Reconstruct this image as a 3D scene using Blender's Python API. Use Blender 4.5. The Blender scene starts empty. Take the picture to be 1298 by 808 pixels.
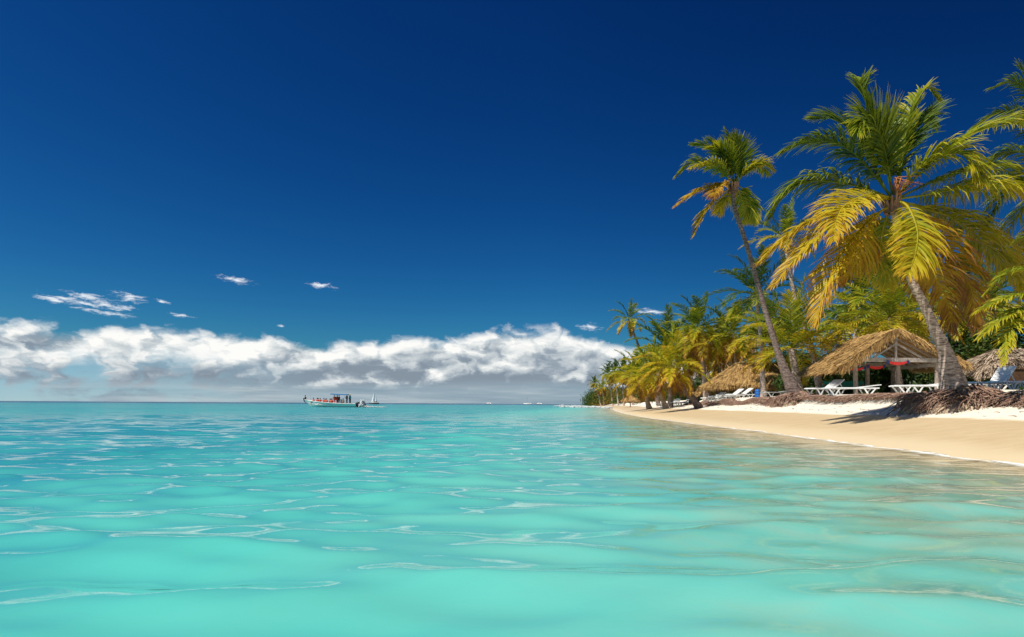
import bpy, math, random
import numpy as np
from mathutils import Vector, Matrix

# overall levels
SKY_MUL = 1.0
AZ0, AZ1, AZ2 = 1.0, -0.05, 0.30
CLOUD = 8.6
WAVE = 0.47
GLOSS = 1.0
BUMP = 0.03
EXPOSURE = 0.35
R = random.Random(11)
NR = np.random.default_rng(11)
PI = math.pi
scene = bpy.context.scene
COL = scene.collection

# ---------------------------------------------------------------- camera geometry
H = 0.8                      # eye height above the water
FPX, CX, CY, ROLL = 793.0, 649.0, 512.1, 0.0057


def at(px, py, D):
    """world point seen at (px, py) of the 1298x808 photograph, D metres out."""
    u = (px - CX) / FPX
    v = -(py - CY) / FPX
    x = u * math.cos(ROLL) - v * math.sin(ROLL)
    z = u * math.sin(ROLL) + v * math.cos(ROLL)
    return Vector((x * D, D, H + z * D))


cam_d = bpy.data.cameras.new('camera')
cam = bpy.data.objects.new('camera', cam_d)
COL.objects.link(cam)
cam_d.sensor_fit = 'HORIZONTAL'
cam_d.sensor_width = 36.0
cam_d.lens = 36.0 * FPX / 1298.0
cam_d.shift_y = (CY - 404.0) / 1298.0
cam_d.clip_start = 0.05
cam_d.clip_end = 90000
cam.matrix_world = Matrix.Translation((0, 0, H)) @ Matrix.Rotation(PI / 2, 4, 'X') @ Matrix.Rotation(ROLL, 4, 'Z')
scene.camera = cam

# ---------------------------------------------------------------- node helper


class G:
    def __init__(s, nt):
        s.nt = nt
        nt.nodes.clear()

    def put(s, sock, v):
        if v is None:
            return
        if isinstance(v, bpy.types.NodeSocket):
            s.nt.links.new(v, sock)
        else:
            if sock.type == 'RGBA' and not isinstance(v, (int, float)) and len(v) == 3:
                v = (*v, 1.0)
            sock.default_value = v

    def new(s, t, props=None, **ins):
        n = s.nt.nodes.new(t)
        for k, v in (props or {}).items():
            setattr(n, k, v)
        for k, v in ins.items():
            s.put(n.inputs[k.replace('_', ' ')], v)
        return n

    def m(s, op, a, b=None, c=None, clamp=False):
        n = s.nt.nodes.new('ShaderNodeMath')
        n.operation = op
        n.use_clamp = clamp
        for i, v in enumerate((a, b, c)):
            s.put(n.inputs[i], v)
        return n.outputs[0]

    def vm(s, op, a, b=None):
        n = s.nt.nodes.new('ShaderNodeVectorMath')
        n.operation = op
        s.put(n.inputs[0], a)
        if b is not None:
            s.put(n.inputs[1], b)
        return n.outputs[0]

    def comb(s, x, y, z):
        n = s.nt.nodes.new('ShaderNodeCombineXYZ')
        for i, v in enumerate((x, y, z)):
            s.put(n.inputs[i], v)
        return n.outputs[0]

    def sep(s, v):
        n = s.nt.nodes.new('ShaderNodeSeparateXYZ')
        s.put(n.inputs[0], v)
        return n.outputs

    def mix(s, f, a, b, blend='MIX'):
        n = s.nt.nodes.new('ShaderNodeMix')
        n.data_type = 'RGBA'
        n.blend_type = blend
        s.put(n.inputs[0], f)
        s.put(n.inputs[6], a)
        s.put(n.inputs[7], b)
        return n.outputs[2]

    def noise(s, vec, scale, detail=3.0, rough=0.5, dist=0.0):
        n = s.nt.nodes.new('ShaderNodeTexNoise')
        if vec is not None:
            s.put(n.inputs['Vector'], vec)
        s.put(n.inputs['Scale'], scale)
        s.put(n.inputs['Detail'], detail)
        s.put(n.inputs['Roughness'], rough)
        s.put(n.inputs['Distortion'], dist)
        return n.outputs[0]

    def ramp(s, f, stops, interp='LINEAR'):
        n = s.nt.nodes.new('ShaderNodeValToRGB')
        n.color_ramp.interpolation = interp
        e = n.color_ramp.elements
        while len(e) < len(stops):
            e.new(0.5)
        for el, (p, c) in zip(e, stops):
            el.position = p
            if isinstance(c, (int, float)):
                c = (c, c, c)
            el.color = (*c, 1.0)
        s.put(n.inputs[0], f)
        return n.outputs[0]

    def step(s, v, lo, hi):
        n = s.nt.nodes.new('ShaderNodeMapRange')
        n.interpolation_type = 'SMOOTHSTEP'
        s.put(n.inputs[0], v)
        n.inputs[1].default_value = lo
        n.inputs[2].default_value = hi
        return n.outputs[0]

    def attr(s, name):
        n = s.nt.nodes.new('ShaderNodeAttribute')
        n.attribute_name = name
        return n.outputs['Fac']

    def bump(s, h, strength, dist, normal=None):
        n = s.nt.nodes.new('ShaderNodeBump')
        s.put(n.inputs['Strength'], strength)
        s.put(n.inputs['Distance'], dist)
        s.put(n.inputs['Height'], h)
        if normal is not None:
            s.put(n.inputs['Normal'], normal)
        return n.outputs[0]

    def out(s, shader):
        o = s.nt.nodes.new('ShaderNodeOutputMaterial')
        s.nt.links.new(shader, o.inputs[0])


def newmat(name):
    m = bpy.data.materials.new(name)
    m.use_nodes = True
    return m, G(m.node_tree)


def simple(name, col, rough=0.6, var=0.15, scale=6.0, bump=0.0, spec=0.4, metal=0.0):
    m, g = newmat(name)
    tc = g.new('ShaderNodeTexCoord').outputs['Object']
    n = g.noise(tc, scale, 4, 0.6)
    dark = tuple(c * (1 - var) for c in col)
    lite = tuple(min(1, c * (1 + var)) for c in col)
    c = g.ramp(n, [(0.3, dark), (0.7, lite)])
    p = g.new('ShaderNodeBsdfPrincipled', Base_Color=c, Roughness=rough, Metallic=metal)
    p.inputs['Specular IOR Level'].default_value = spec
    if bump:
        g.put(p.inputs['Normal'], g.bump(g.noise(tc, scale * 4, 4, 0.6), 0.6, bump))
    g.out(p.outputs[0])
    return m


# ---------------------------------------------------------------- mesh helpers
def quads(name, V, Q, mat, parent=None, attrs=None, smooth=True):
    """one mesh object from an (n,3) vertex array and an (m,4) quad array."""
    V = np.asarray(V, dtype=np.float32)
    Q = np.asarray(Q, dtype=np.int32)
    me = bpy.data.meshes.new(name)
    me.vertices.add(len(V))
    me.vertices.foreach_set('co', V.ravel())
    me.loops.add(len(Q) * 4)
    me.loops.foreach_set('vertex_index', Q.ravel())
    me.polygons.add(len(Q))
    me.polygons.foreach_set('loop_start', np.arange(len(Q), dtype=np.int32) * 4)
    me.polygons.foreach_set('loop_total', np.full(len(Q), 4, dtype=np.int32))
    me.polygons.foreach_set('use_smooth', np.full(len(Q), smooth, dtype=bool))
    for k, a in (attrs or {}).items():
        at_ = me.attributes.new(k, 'FLOAT', 'POINT')
        at_.data.foreach_set('value', np.asarray(a, dtype=np.float32))
    me.update(calc_edges=True)
    me.materials.append(mat)
    o = bpy.data.objects.new(name, me)
    COL.objects.link(o)
    if parent is not None:
        o.parent = parent
    return o


class MB:
    """collects boxes, tubes and sheets into one mesh."""

    def __init__(s):
        s.v, s.f = [], []

    def add(s, vs, fs):
        b = len(s.v)
        s.v += [tuple(p) for p in vs]
        s.f += [tuple(i + b for i in f) for f in fs]
        return s

    def box(s, c, size, rot=None):
        hx, hy, hz = (k / 2 for k in size)
        vs = [Vector((x, y, z)) for x in (-hx, hx) for y in (-hy, hy) for z in (-hz, hz)]
        if rot is not None:
            vs = [rot @ p for p in vs]
        c = Vector(c)
        return s.add([p + c for p in vs], [(0, 1, 3, 2), (4, 6, 7, 5), (0, 4, 5, 1), (2, 3, 7, 6), (0, 2, 6, 4), (1, 5, 7, 3)])

    def bar(s, a, b, w, h):
        """rectangular bar from a to b, w wide (level), h deep."""
        a, b = Vector(a), Vector(b)
        d = (b - a).normalized()
        side = d.cross(Vector((0, 0, 1)))
        if side.length < 1e-3:
            side = Vector((1, 0, 0))
        side.normalize()
        up = side.cross(d)
        vs = [p + side * i * w / 2 + up * j * h / 2 for p in (a, b) for i, j in ((-1, -1), (1, -1), (1, 1), (-1, 1))]
        return s.add(vs, [(3, 2, 1, 0), (4, 5, 6, 7), (0, 1, 5, 4), (1, 2, 6, 5), (2, 3, 7, 6), (3, 0, 4, 7)])

    def tube(s, pts, radii, n=8, cap=True):
        pts = [Vector(p) for p in pts]
        if isinstance(radii, (int, float)):
            radii = [radii] * len(pts)
        ref = Vector((0.3, 1, 0.2)).normalized()
        vs, fs = [], []
        for i, p in enumerate(pts):
            t = (pts[min(i + 1, len(pts) - 1)] - pts[max(i - 1, 0)]).normalized()
            a = t.cross(ref)
            if a.length < 1e-3:
                a = t.cross(Vector((1, 0, 0)))
            a.normalize()
            b = t.cross(a)
            for k in range(n):
                an = 2 * PI * k / n
                vs.append(p + (a * math.cos(an) + b * math.sin(an)) * radii[i])
        for i in range(len(pts) - 1):
            for k in range(n):
                k2 = (k + 1) % n
                fs.append((i * n + k, i * n + k2, (i + 1) * n + k2, (i + 1) * n + k))
        if cap:
            fs.append(tuple(range(n)))
            fs.append(tuple((len(pts) - 1) * n + k for k in reversed(range(n))))
        return s.add(vs, fs)

    def lathe(s, c, prof, n=14, sx=1.0, sy=1.0):
        """prof: list of (radius, z)"""
        c = Vector(c)
        vs, fs = [], []
        for r, z in prof:
            for k in range(n):
                an = 2 * PI * k / n
                vs.append(c + Vector((r * sx * math.cos(an), r * sy * math.sin(an), z)))
        for i in range(len(prof) - 1):
            for k in range(n):
                k2 = (k + 1) % n
                fs.append((i * n + k, i * n + k2, (i + 1) * n + k2, (i + 1) * n + k))
        fs.append(tuple(reversed(range(n))))
        fs.append(tuple((len(prof) - 1) * n + k for k in range(n)))
        return s.add(vs, fs)

    def build(s, name, mat, parent=None, smooth=False, bevel=0.0):
        me = bpy.data.meshes.new(name)
        me.from_pydata(s.v, [], s.f)
        me.materials.append(mat)
        if smooth:
            me.polygons.foreach_set('use_smooth', [True] * len(me.polygons))
        me.update()
        o = bpy.data.objects.new(name, me)
        COL.objects.link(o)
        if parent is not None:
            o.parent = parent
        if bevel:
            b = o.modifiers.new('bevel', 'BEVEL')
            b.width = bevel
            b.segments = 2
            b.limit_method = 'ANGLE'
        return o


def tag(o, label=None, cat=None, group=None, kind=None):
    if label:
        o['label'] = label
    if cat:
        o['category'] = cat
    if group:
        o['group'] = group
    if kind:
        o['kind'] = kind
    return o


def thing(name, label, cat, loc=(0, 0, 0), rz=0.0, group=None):
    o = bpy.data.objects.new(name, None)
    o.empty_display_size = 0.2
    COL.objects.link(o)
    o.location = loc
    o.rotation_euler = (0, 0, rz)
    return tag(o, label, cat, group)


def copy_thing(root, loc, rz, label=None, group=None, scale=None):
    r = root.copy()
    COL.objects.link(r)
    r.location = loc
    r.rotation_euler = (0, 0, rz)
    if scale:
        r.scale = (scale,) * 3
    if label:
        r['label'] = label
    if group:
        r['group'] = group
    for ch in root.children:
        c = ch.copy()
        COL.objects.link(c)
        c.parent = r
        for gch in ch.children:
            d = gch.copy()
            COL.objects.link(d)
            d.parent = c
    return r


# ---------------------------------------------------------------- terrain profile
_SY = [-400, -60, 0, 8.6, 14, 20, 27, 38, 51, 75, 102, 160, 226, 290, 330, 420, 700, 3000]
_SX = [7.6, 7.4, 7.1, 7.05, 7.35, 7.7, 7.8, 8.3, 9.5, 12.6, 16.6, 24.2, 31.0, 35.0, 55, 150, 420, 2500]
_fy = np.concatenate([np.arange(-400, 0, 5.0), np.arange(0, 420, 1.0), np.arange(420, 3000, 20.0)])
_fx = np.interp(_fy, _SY, _SX)
_k = np.hanning(9)
_k /= _k.sum()
_fxs = np.convolve(np.pad(_fx, 4, mode='edge'), _k, mode='valid')


def shore_x(y):
    return np.interp(y, _fy, _fxs)


def wob(x, y, seed=0.0):
    """cheap smooth pseudo noise, about -1..1"""
    return (np.sin(x * 1.31 + y * 0.71 + seed) + np.sin(-x * 0.77 + y * 1.63 + seed * 2.1) + np.sin(x * 2.3 - y * 1.1 + seed * .7)) / 3.0


_PS = [-3000, -600, -200, -60, -20, -13, -9.5, -7, -3, -1, 0, 4, 5.9, 6.5, 7.4, 12, 40, 3000]
_PZ = [-30, -14, -5, -3.4, -2.9, -2.5, -1.6, -0.95, -0.42, -0.14, 0.0, 0.5, 0.84, 1.2, 1.3, 1.4, 1.7, 6]


def ground_z(x, y):
    x = np.asarray(x, dtype=float)
    y = np.asarray(y, dtype=float)
    s = x - shore_x(y)
    sw = s + np.where(s > 4, wob(y * 0.55, y * 0.21, 1.7) * 0.45 * np.clip((s - 4) / 2, 0, 1), 0)
    z = np.interp(sw, _PS, _PZ)
    land = np.clip((s - 4.2) / 1.5, 0, 1)
    z = z + land * (wob(x * 1.1, y * 1.1) * 0.03 + wob(x * 3.1, y * 2.9, 2) * 0.012)
    return z


def gz(x, y):
    return float(ground_z(x, y))

# ---------------------------------------------------------------- light and sky
SUN = Vector((-0.50, -0.29, 0.82)).normalized()
sun_el = math.asin(SUN.z)
sun_az = math.atan2(SUN.x, SUN.y)          # from +Y towards +X

sl = bpy.data.lights.new('sun', 'SUN')
sl.energy = 4.6
sl.angle = math.radians(0.5)
sl.color = (1.0, 0.94, 0.84)
so = bpy.data.objects.new('sun', sl)
COL.objects.link(so)
so.rotation_euler = SUN.to_track_quat('Z', 'Y').to_euler()

world = bpy.data.worlds.new('World')
scene.world = world
world.use_nodes = True
w = G(world.node_tree)
sky = w.new('ShaderNodeTexSky', {'sky_type': 'NISHITA', 'sun_disc': False, 'sun_elevation': sun_el, 'sun_rotation': sun_az,
                                 'air_density': 1.0, 'dust_density': 0.4, 'ozone_density': 4.0, 'altitude': 0.0}).outputs[0]
dirv = w.new('ShaderNodeTexCoord').outputs['Generated']
dx, dy, dz = w.sep(dirv)
az = w.m('ARCTAN2', dx, dy)
hor = w.m('SQRT', w.m('ADD', w.m('MULTIPLY', dx, dx), w.m('MULTIPLY', dy, dy)))
te = w.m('DIVIDE', dz, w.m('MAXIMUM', hor, 0.001))          # tangent of the elevation
# the deep sky of a polarising filter: steeper than the eye sees it, darkest towards the sun side
azf = w.m('MULTIPLY', AZ0, w.m('SUBTRACT', w.m('MULTIPLY_ADD', w.m('MINIMUM', w.m('MAXIMUM', az, -1.0), 1.0), AZ1, 1.0),
          w.m('MULTIPLY', w.m('MINIMUM', w.m('MAXIMUM', w.m('SUBTRACT', az, 0.05), 0.0), 0.75), AZ2)))
skr, skg, skb = w.sep(sky)
chans = []
for ch, ex, k in ((skr, 2.57, 0.01328), (skg, 1.83, 0.0942), (skb, 1.47, 0.2147)):
    v = w.m('MINIMUM', w.m('MULTIPLY', ch, azf), 9.0)
    chans.append(w.m('MULTIPLY', w.m('POWER', v, ex), k * SKY_MUL))
base = w.comb(*chans)
# outline of the cumulus bank along the horizon
azn = w.m('MULTIPLY_ADD', az, 1 / 2.0, 0.5)                 # -1..1 rad -> 0..1
top_pts = [(-1.0, .085), (-.70, .094), (-.60, .096), (-.52, .104), (-.44, .100), (-.36, .094), (-.305, .088), (-.25, .094), (-.20, .101),
           (-.13, .104), (-.06, .113), (.0, .116), (.06, .121), (.10, .112), (.14, .098), (.17, .096), (.22, .08), (.4, .06), (.7, .05), (1.0, .06)]
fc = w.nt.nodes.new('ShaderNodeFloatCurve')
cv = fc.mapping.curves[0]
while len(cv.points) < len(top_pts):
    cv.points.new(0.5, 0.5)
for p, (a, t) in zip(cv.points, top_pts):
    p.location = ((a + 1) / 2, t * 5)
    p.handle_type = 'AUTO'
fc.mapping.update()
w.put(fc.inputs['Value'], azn)
top = w.m('MULTIPLY', fc.outputs[0], 0.2)

cxy = w.comb(az, te, 0.0)
pc = w.vm('MULTIPLY', cxy, (8.0, 14.0, 1.0))
off = w.vm('ADD', pc, (-0.10, 0.20, 0.0))                   # towards the sun
wl = w.noise(pc, 1.6, 2, 0.5)
pcw = w.vm('ADD', pc, w.comb(w.m('MULTIPLY', wl, 0.5), w.m('MULTIPLY', wl, 0.25), 0.0))
offw = w.vm('ADD', off, w.comb(w.m('MULTIPLY', wl, 0.5), w.m('MULTIPLY', wl, 0.25), 0.0))


def billow(v_, det):
    """heaped cloud: rounded cells of two sizes roughened by fine noise"""
    f1 = w.new('ShaderNodeTexVoronoi', {'feature': 'SMOOTH_F1', 'voronoi_dimensions': '2D'}, Vector=v_, Scale=2.1, Smoothness=0.35).outputs[0]
    f2 = w.new('ShaderNodeTexVoronoi', {'feature': 'SMOOTH_F1', 'voronoi_dimensions': '2D'}, Vector=v_, Scale=5.2, Smoothness=0.35).outputs[0]
    nz = w.noise(v_, 2.6, det, 0.57, 0.15)
    s_ = w.m('ADD', w.m('MULTIPLY', f1, -0.42), w.m('MULTIPLY', f2, -0.24))
    return w.m('ADD', w.m('ADD', s_, w.m('MULTIPLY', nz, 0.75)), 0.42)


wn = w.noise(pc, 3.0, 4, 0.6)
wofs = w.comb(w.m('MULTIPLY', wn, 0.55), w.m('MULTIPLY', w.noise(w.vm('ADD', pc, (7.3, 2.1, 0.0)), 3.0, 4, 0.6), 0.45), 0.0)
n1 = billow(w.vm('ADD', pcw, wofs), 8)
ns = billow(w.vm('ADD', pcw, wofs), 4)
n2 = billow(w.vm('ADD', offw, wofs), 4)
big = w.noise(w.vm('MULTIPLY', cxy, (3.6, 17.0, 1.0)), 1.5, 3, 0.5)
rel = w.m('DIVIDE', te, top)
# body of the bank: billowed upper edge
edge = w.m('ADD', w.m('SUBTRACT', 1.0, rel), w.m('MULTIPLY', w.m('SUBTRACT', n1, 0.50), 0.44))
body = w.step(edge, -0.05, 0.17)
# light and grey masses in it
lit = w.m('ADD', w.m('MULTIPLY', w.m('ADD', w.m('SUBTRACT', ns, n2), w.m('MULTIPLY', w.m('SUBTRACT', n1, ns), 0.5)), 1.7), w.m('MULTIPLY_ADD', rel, 1.45, -0.36))
lit = w.m('ADD', lit, w.m('MULTIPLY', w.m('SUBTRACT', big, 0.51), 2.0))
ccol = w.ramp(lit, [(0.0, (.22, .27, .33)), (0.25, (.30, .36, .42)), (0.5, (.50, .55, .58)), (0.78, (.72, .75, .75)), (1.0, (.90, .895, .87))])
# streaky low part under the bank
st = w.noise(w.vm('MULTIPLY', cxy, (3.0, 46.0, 1.0)), 1.6, 6, 0.6, 0.3)
low = w.ramp(w.m('ADD', st, w.m('MULTIPLY', w.m('ADD', az, .5), -.05)), [(0.28, (.20, .29, .36)), (0.5, (.30, .39, .45)), (0.72, (.50, .56, .59))])
lowf = w.m('MULTIPLY', w.step(w.m('ADD', rel, w.m('MULTIPLY', w.m('SUBTRACT', st, .5), .30)), 0.38, 0.18), 0.95)
ccol = w.mix(lowf, ccol, low)
# thinner, bluer cloud on the far left
leftf = w.m('MULTIPLY', w.step(az, -0.25, -0.68), w.step(rel, 0.80, 0.40))
ccol = w.mix(w.m('MULTIPLY', leftf, w.step(n1, 0.64, 0.36)), ccol, w.ramp(rel, [(0.0, (.36, .52, .56)), (0.35, (.26, .46, .56)), (0.8, (.15, .40, .58))]))
# small single clouds above the bank: (px, py, half width px, half height px)
small = None
for px, py, hw, hh in [(70, 380, 26, 5), (112, 377, 34, 6), (148, 390, 26, 7), (163, 377, 24, 8), (205, 382, 12, 3), (230, 400, 18, 3), (298, 355, 26, 5),
                       (407, 362, 21, 5), (356, 414, 7, 2.5), (746, 414, 18, 6), (826, 395, 24, 4), (135, 397, 40, 4), (128, 384, 30, 6), (90, 381, 46, 6)]:
    v = at(px, py, 1.0) - Vector((0, 0, H))
    a0, t0 = math.atan2(v.x, v.y), v.z / math.hypot(v.x, v.y)
    k = math.cos(a0)
    ex = w.m('DIVIDE', w.m('SUBTRACT', az, a0), hw / FPX * k * k)
    ey = w.m('DIVIDE', w.m('ADD', w.m('SUBTRACT', te, t0), w.m('MULTIPLY', w.m('SUBTRACT', az, a0), 0.12)), hh / FPX * k)
    g_ = w.m('SUBTRACT', 1.0, w.m('SQRT', w.m('ADD', w.m('MULTIPLY', ex, ex), w.m('MULTIPLY', ey, ey))))
    small = g_ if small is None else w.m('MAXIMUM', small, g_)
sn = w.noise(w.vm('MULTIPLY', cxy, (24.0, 80.0, 1.0)), 2.4, 8, 0.68, 0.4)
sf = w.step(w.m('ADD', small, w.m('MULTIPLY', w.m('SUBTRACT', sn, 0.56), 3.8)), -0.2, 1.15)
sf = w.m('MULTIPLY', sf, 0.80)
sf = w.m('MULTIPLY', sf, w.step(small, -0.6, 0.1))
front = w.step(dy, -0.2, 0.3)
final = w.mix(w.m('MULTIPLY', sf, front), base, (8.6, 8.8, 8.9))
ccol = w.vm('MULTIPLY', ccol, (CLOUD,) * 3)
final = w.mix(body, final, ccol)
bg = w.new('ShaderNodeBackground', Color=final, Strength=0.1)
wo = w.nt.nodes.new('ShaderNodeOutputWorld')
w.nt.links.new(bg.outputs[0], wo.inputs[0])
world.cycles.sampling_method = 'MANUAL'
world.cycles.sample_map_resolution = 512

# ---------------------------------------------------------------- beach and sea bed (one sheet)
ys = np.concatenate([np.array([-400, -200, -100, -50, -25, -12, -6, -2, 0.]), np.arange(1, 60, 0.16), np.geomspace(60, 420, 150), np.geomspace(450, 3000, 14)])
ss = np.concatenate([np.array([-2800, -1200, -500, -200, -100, -50, -25, -15]), np.linspace(-10, -2, 22), np.arange(-1.8, 9, 0.12), np.geomspace(9.2, 60, 60), np.array([80, 120, 200, 400, 1000, 3000.])])
S, Y = np.meshgrid(ss, ys)
X = shore_x(Y) + S
Z = ground_z(X, Y)
ny, nx = X.shape
idx = np.arange(ny * nx).reshape(ny, nx)
Qg = np.stack([idx[:-1, :-1], idx[:-1, 1:], idx[1:, 1:], idx[1:, :-1]], -1).reshape(-1, 4)

m_sand, g = newmat('sand')
pos = g.new('ShaderNodeNewGeometry').outputs['Position']
inl = g.attr('inland')
nz = g.noise(pos, 0.55, 4, 0.55)
wetv = g.m('ADD', inl, g.m('MULTIPLY', g.m('SUBTRACT', nz, 0.5), 0.9))
dry = g.step(wetv, 3.75, 4.15)
fine = g.noise(pos, 60.0, 4, 0.7)
mid = g.noise(pos, 3.0, 5, 0.6)
drycol = g.mix(fine, (.64, .57, .45), (.84, .79, .68))
drycol = g.mix(g.step(mid, .55, .75), drycol, (.62, .52, .38))
streak = g.noise(g.vm('MULTIPLY', pos, (0.9, 4.0, 1.0)), 1.6, 4, 0.6, 0.4)
wetcol = g.mix(g.step(streak, .35, .7), (.57, .43, .245), (.66, .52, .32))
wetcol = g.mix(g.step(wetv, 1.6, 0.2), wetcol, (.72, .58, .37))
litter = g.m('MULTIPLY', g.step(g.noise(pos, 22.0, 3, 0.6), .66, .72), g.step(inl, 7.5, 10.0))
drycol = g.mix(litter, drycol, (.16, .10, .05))
# grove floor, dry leaf litter and low growth
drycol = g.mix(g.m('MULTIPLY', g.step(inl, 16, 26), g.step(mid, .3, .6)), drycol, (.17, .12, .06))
c = g.mix(dry, wetcol, drycol)
p = g.new('ShaderNodeBsdfPrincipled', Base_Color=c, Roughness=g.m('MULTIPLY_ADD', dry, 0.5, 0.42))
p.inputs['Specular IOR Level'].default_value = 0.25
foot = g.new('ShaderNodeTexVoronoi', {'feature': 'SMOOTH_F1'}, Vector=pos, Scale=2.3, Smoothness=0.6).outputs[0]
hgt = g.m('ADD', g.m('MULTIPLY', foot, 0.5), g.m('ADD', g.m('MULTIPLY', mid, 0.6), g.m('MULTIPLY', fine, 0.05)))
g.put(p.inputs['Normal'], g.bump(hgt, g.m('MULTIPLY_ADD', dry, 0.75, 0.03), 0.10))
g.out(p.outputs[0])
beach = quads('beach', np.stack([X, Y, Z], -1).reshape(-1, 3), Qg, m_sand, attrs={'inland': S.ravel()})
tag(beach, 'pale sand beach with a tan wet strip beside the turquoise water', None, None, 'structure')

# ---------------------------------------------------------------- the sea
rows = np.concatenate([np.array([-400, -120, -40, -12, -4, -1, 0.3]), np.geomspace(0.9, 75, 560), np.geomspace(80, 60000, 60)])
cols = np.concatenate([np.array([-40, -12, -5, -3.0, -2.2]), np.linspace(-1.35, 1.35, 720), np.array([2.2, 3.0, 5, 12, 40])])
Uc, Yw = np.meshgrid(cols, rows)
sc_ = np.where(Yw > 0.9, Yw, 0.9 + np.abs(Yw - .9))
Xw = Uc * sc_
cell = np.maximum(np.gradient(rows)[:, None] * np.ones_like(Uc), 0.004 * sc_)
Zw = np.zeros_like(Xw)
wr = np.random.default_rng(5)
dxw, dyw = np.zeros_like(Xw), np.zeros_like(Xw)
for i in range(46):
    lam = 0.30 * (6.5 / 0.30) ** (i / 45.0)
    k = 2 * PI / lam
    th = -PI / 2 + wr.normal(0, 0.42) + 0.22
    kx, ky = k * math.cos(th), k * math.sin(th)
    amp = 0.0058 * lam ** 0.80 * wr.uniform(0.5, 1.2) * (2.1 if lam < 1.2 else 1.15 if lam < 3 else 0.5)
    fade = np.clip((lam - 2.5 * cell) / (2.5 * cell), 0, 1)
    ph = kx * Xw + ky * Yw + wr.uniform(0, 6.28)
    Zw += amp * fade * np.cos(ph)
    dxw -= 0.8 * amp * fade * math.cos(th) * np.sin(ph)
    dyw -= 0.8 * amp * fade * math.sin(th) * np.sin(ph)
sW = Xw - shore_x(Yw)
calm = np.clip((-sW) / 4.0, 0.22, 1) * np.clip(1.6 - Yw / 400, 0, 1)
Zw *= calm * WAVE
Xw2 = Xw + dxw * calm * WAVE
Yw2 = Yw + dyw * calm * WAVE
depth = -np.interp(sW, _PS, _PZ) + np.clip(Yw - 260, 0, None) * 0.012
ny, nx = Xw.shape
idx = np.arange(ny * nx).reshape(ny, nx)
Qw = np.stack([idx[:-1, :-1], idx[:-1, 1:], idx[1:, 1:], idx[1:, :-1]], -1).reshape(-1, 4)

m_sea, g = newmat('sea_water')
pos = g.new('ShaderNodeNewGeometry').outputs['Position']
d = g.attr('depth')
px_, py_, pz_ = g.sep(pos)
flat = g.comb(px_, py_, 0.0)
dist = g.new('ShaderNodeVectorMath', {'operation': 'LENGTH'}).outputs[1]
g.put(dist.node.inputs[0], flat)
def aniso(ang, su, sv, vec=None):
    """plane coordinates turned by ang, then stretched"""
    x_, y_, _ = g.sep(vec if vec is not None else flat)
    u_ = g.m('ADD', g.m('MULTIPLY', x_, math.cos(ang)), g.m('MULTIPLY', y_, math.sin(ang)))
    v_ = g.m('SUBTRACT', g.m('MULTIPLY', y_, math.cos(ang)), g.m('MULTIPLY', x_, math.sin(ang)))
    return g.comb(g.m('MULTIPLY', u_, su), g.m('MULTIPLY', v_, sv), 0.0)


dn = g.noise(aniso(.25, .20, .55), 1.0, 4, 0.55, 0.8)
rip = g.noise(aniso(-.50, .55, 2.3), 1.0, 5, 0.62, 0.7)          # wavelets lengthen and shorten the view to the bottom
shal = g.step(d, 1.3, 0.15)
dd = g.m('MULTIPLY', d, g.m('ADD', g.m('MULTIPLY_ADD', dn, 1.6, 0.12), g.m('MULTIPLY', g.m('MULTIPLY', g.m('SUBTRACT', rip, 0.5), 2.5), shal)))
dd = g.m('MAXIMUM', dd, g.m('MULTIPLY', d, .15))
lg = g.m('DIVIDE', g.m('LOGARITHM', g.m('MAXIMUM', g.m('ADD', dd, 0.1), 0.1), 10.0), 3.0)   # log10(d+.1)/3
lg = g.m('ADD', lg, 1 / 3.0)                                                                      # .1 m -> 0, 100 m -> 1


def dl(v):
    return (math.log10(v + 0.1) + 1) / 3


body_c = g.ramp(lg, [(0.0, (.62, .54, .36)), (dl(.12), (.42, .43, .30)), (dl(.35), (.25, .40, .31)), (dl(.7), (.14, .46, .39)), (dl(1.3), (.085, .465, .405)),
                     (dl(2.6), (.035, .30, .315)), (dl(4.5), (.022, .25, .275)), (dl(9), (.005, .14, .20)), (dl(20), (.001, .05, .12)), (1.0, (.0, .02, .07))])
# dark grass beds on the bottom further out
gr = g.noise(g.vm('MULTIPLY', flat, (0.013, 0.055, 1)), 1.0, 4, 0.6, 0.4)
grf = g.m('MULTIPLY', g.step(gr, 0.55, 0.66), g.m('MULTIPLY', g.step(dist, 35, 80), 0.60))
body_c = g.mix(grf, body_c, (.012, .14, .19))
# lace of foam at the edge of the sand
fl = g.noise(g.vm('MULTIPLY', flat, (2.2, 1.0, 1)), 2.0, 6, 0.7, 0.8)
edge_f = g.m('MULTIPLY', g.step(g.m('ADD', d, g.m('MULTIPLY', g.m('SUBTRACT', fl, .5), 0.10)), 0.075, 0.01), g.step(fl, 0.36, 0.55))
veil = g.m('MULTIPLY', g.step(g.noise(g.vm('MULTIPLY', flat, (3.4, 0.9, 1)), 0.8, 7, 0.7, 0.9), 0.50, 0.72), g.m('MULTIPLY', g.step(d, 0.60, 0.10), 0.55))
foam = g.m('MAXIMUM', edge_f, veil)
bc = g.mix(foam, body_c, (.82, .85, .83))
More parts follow.
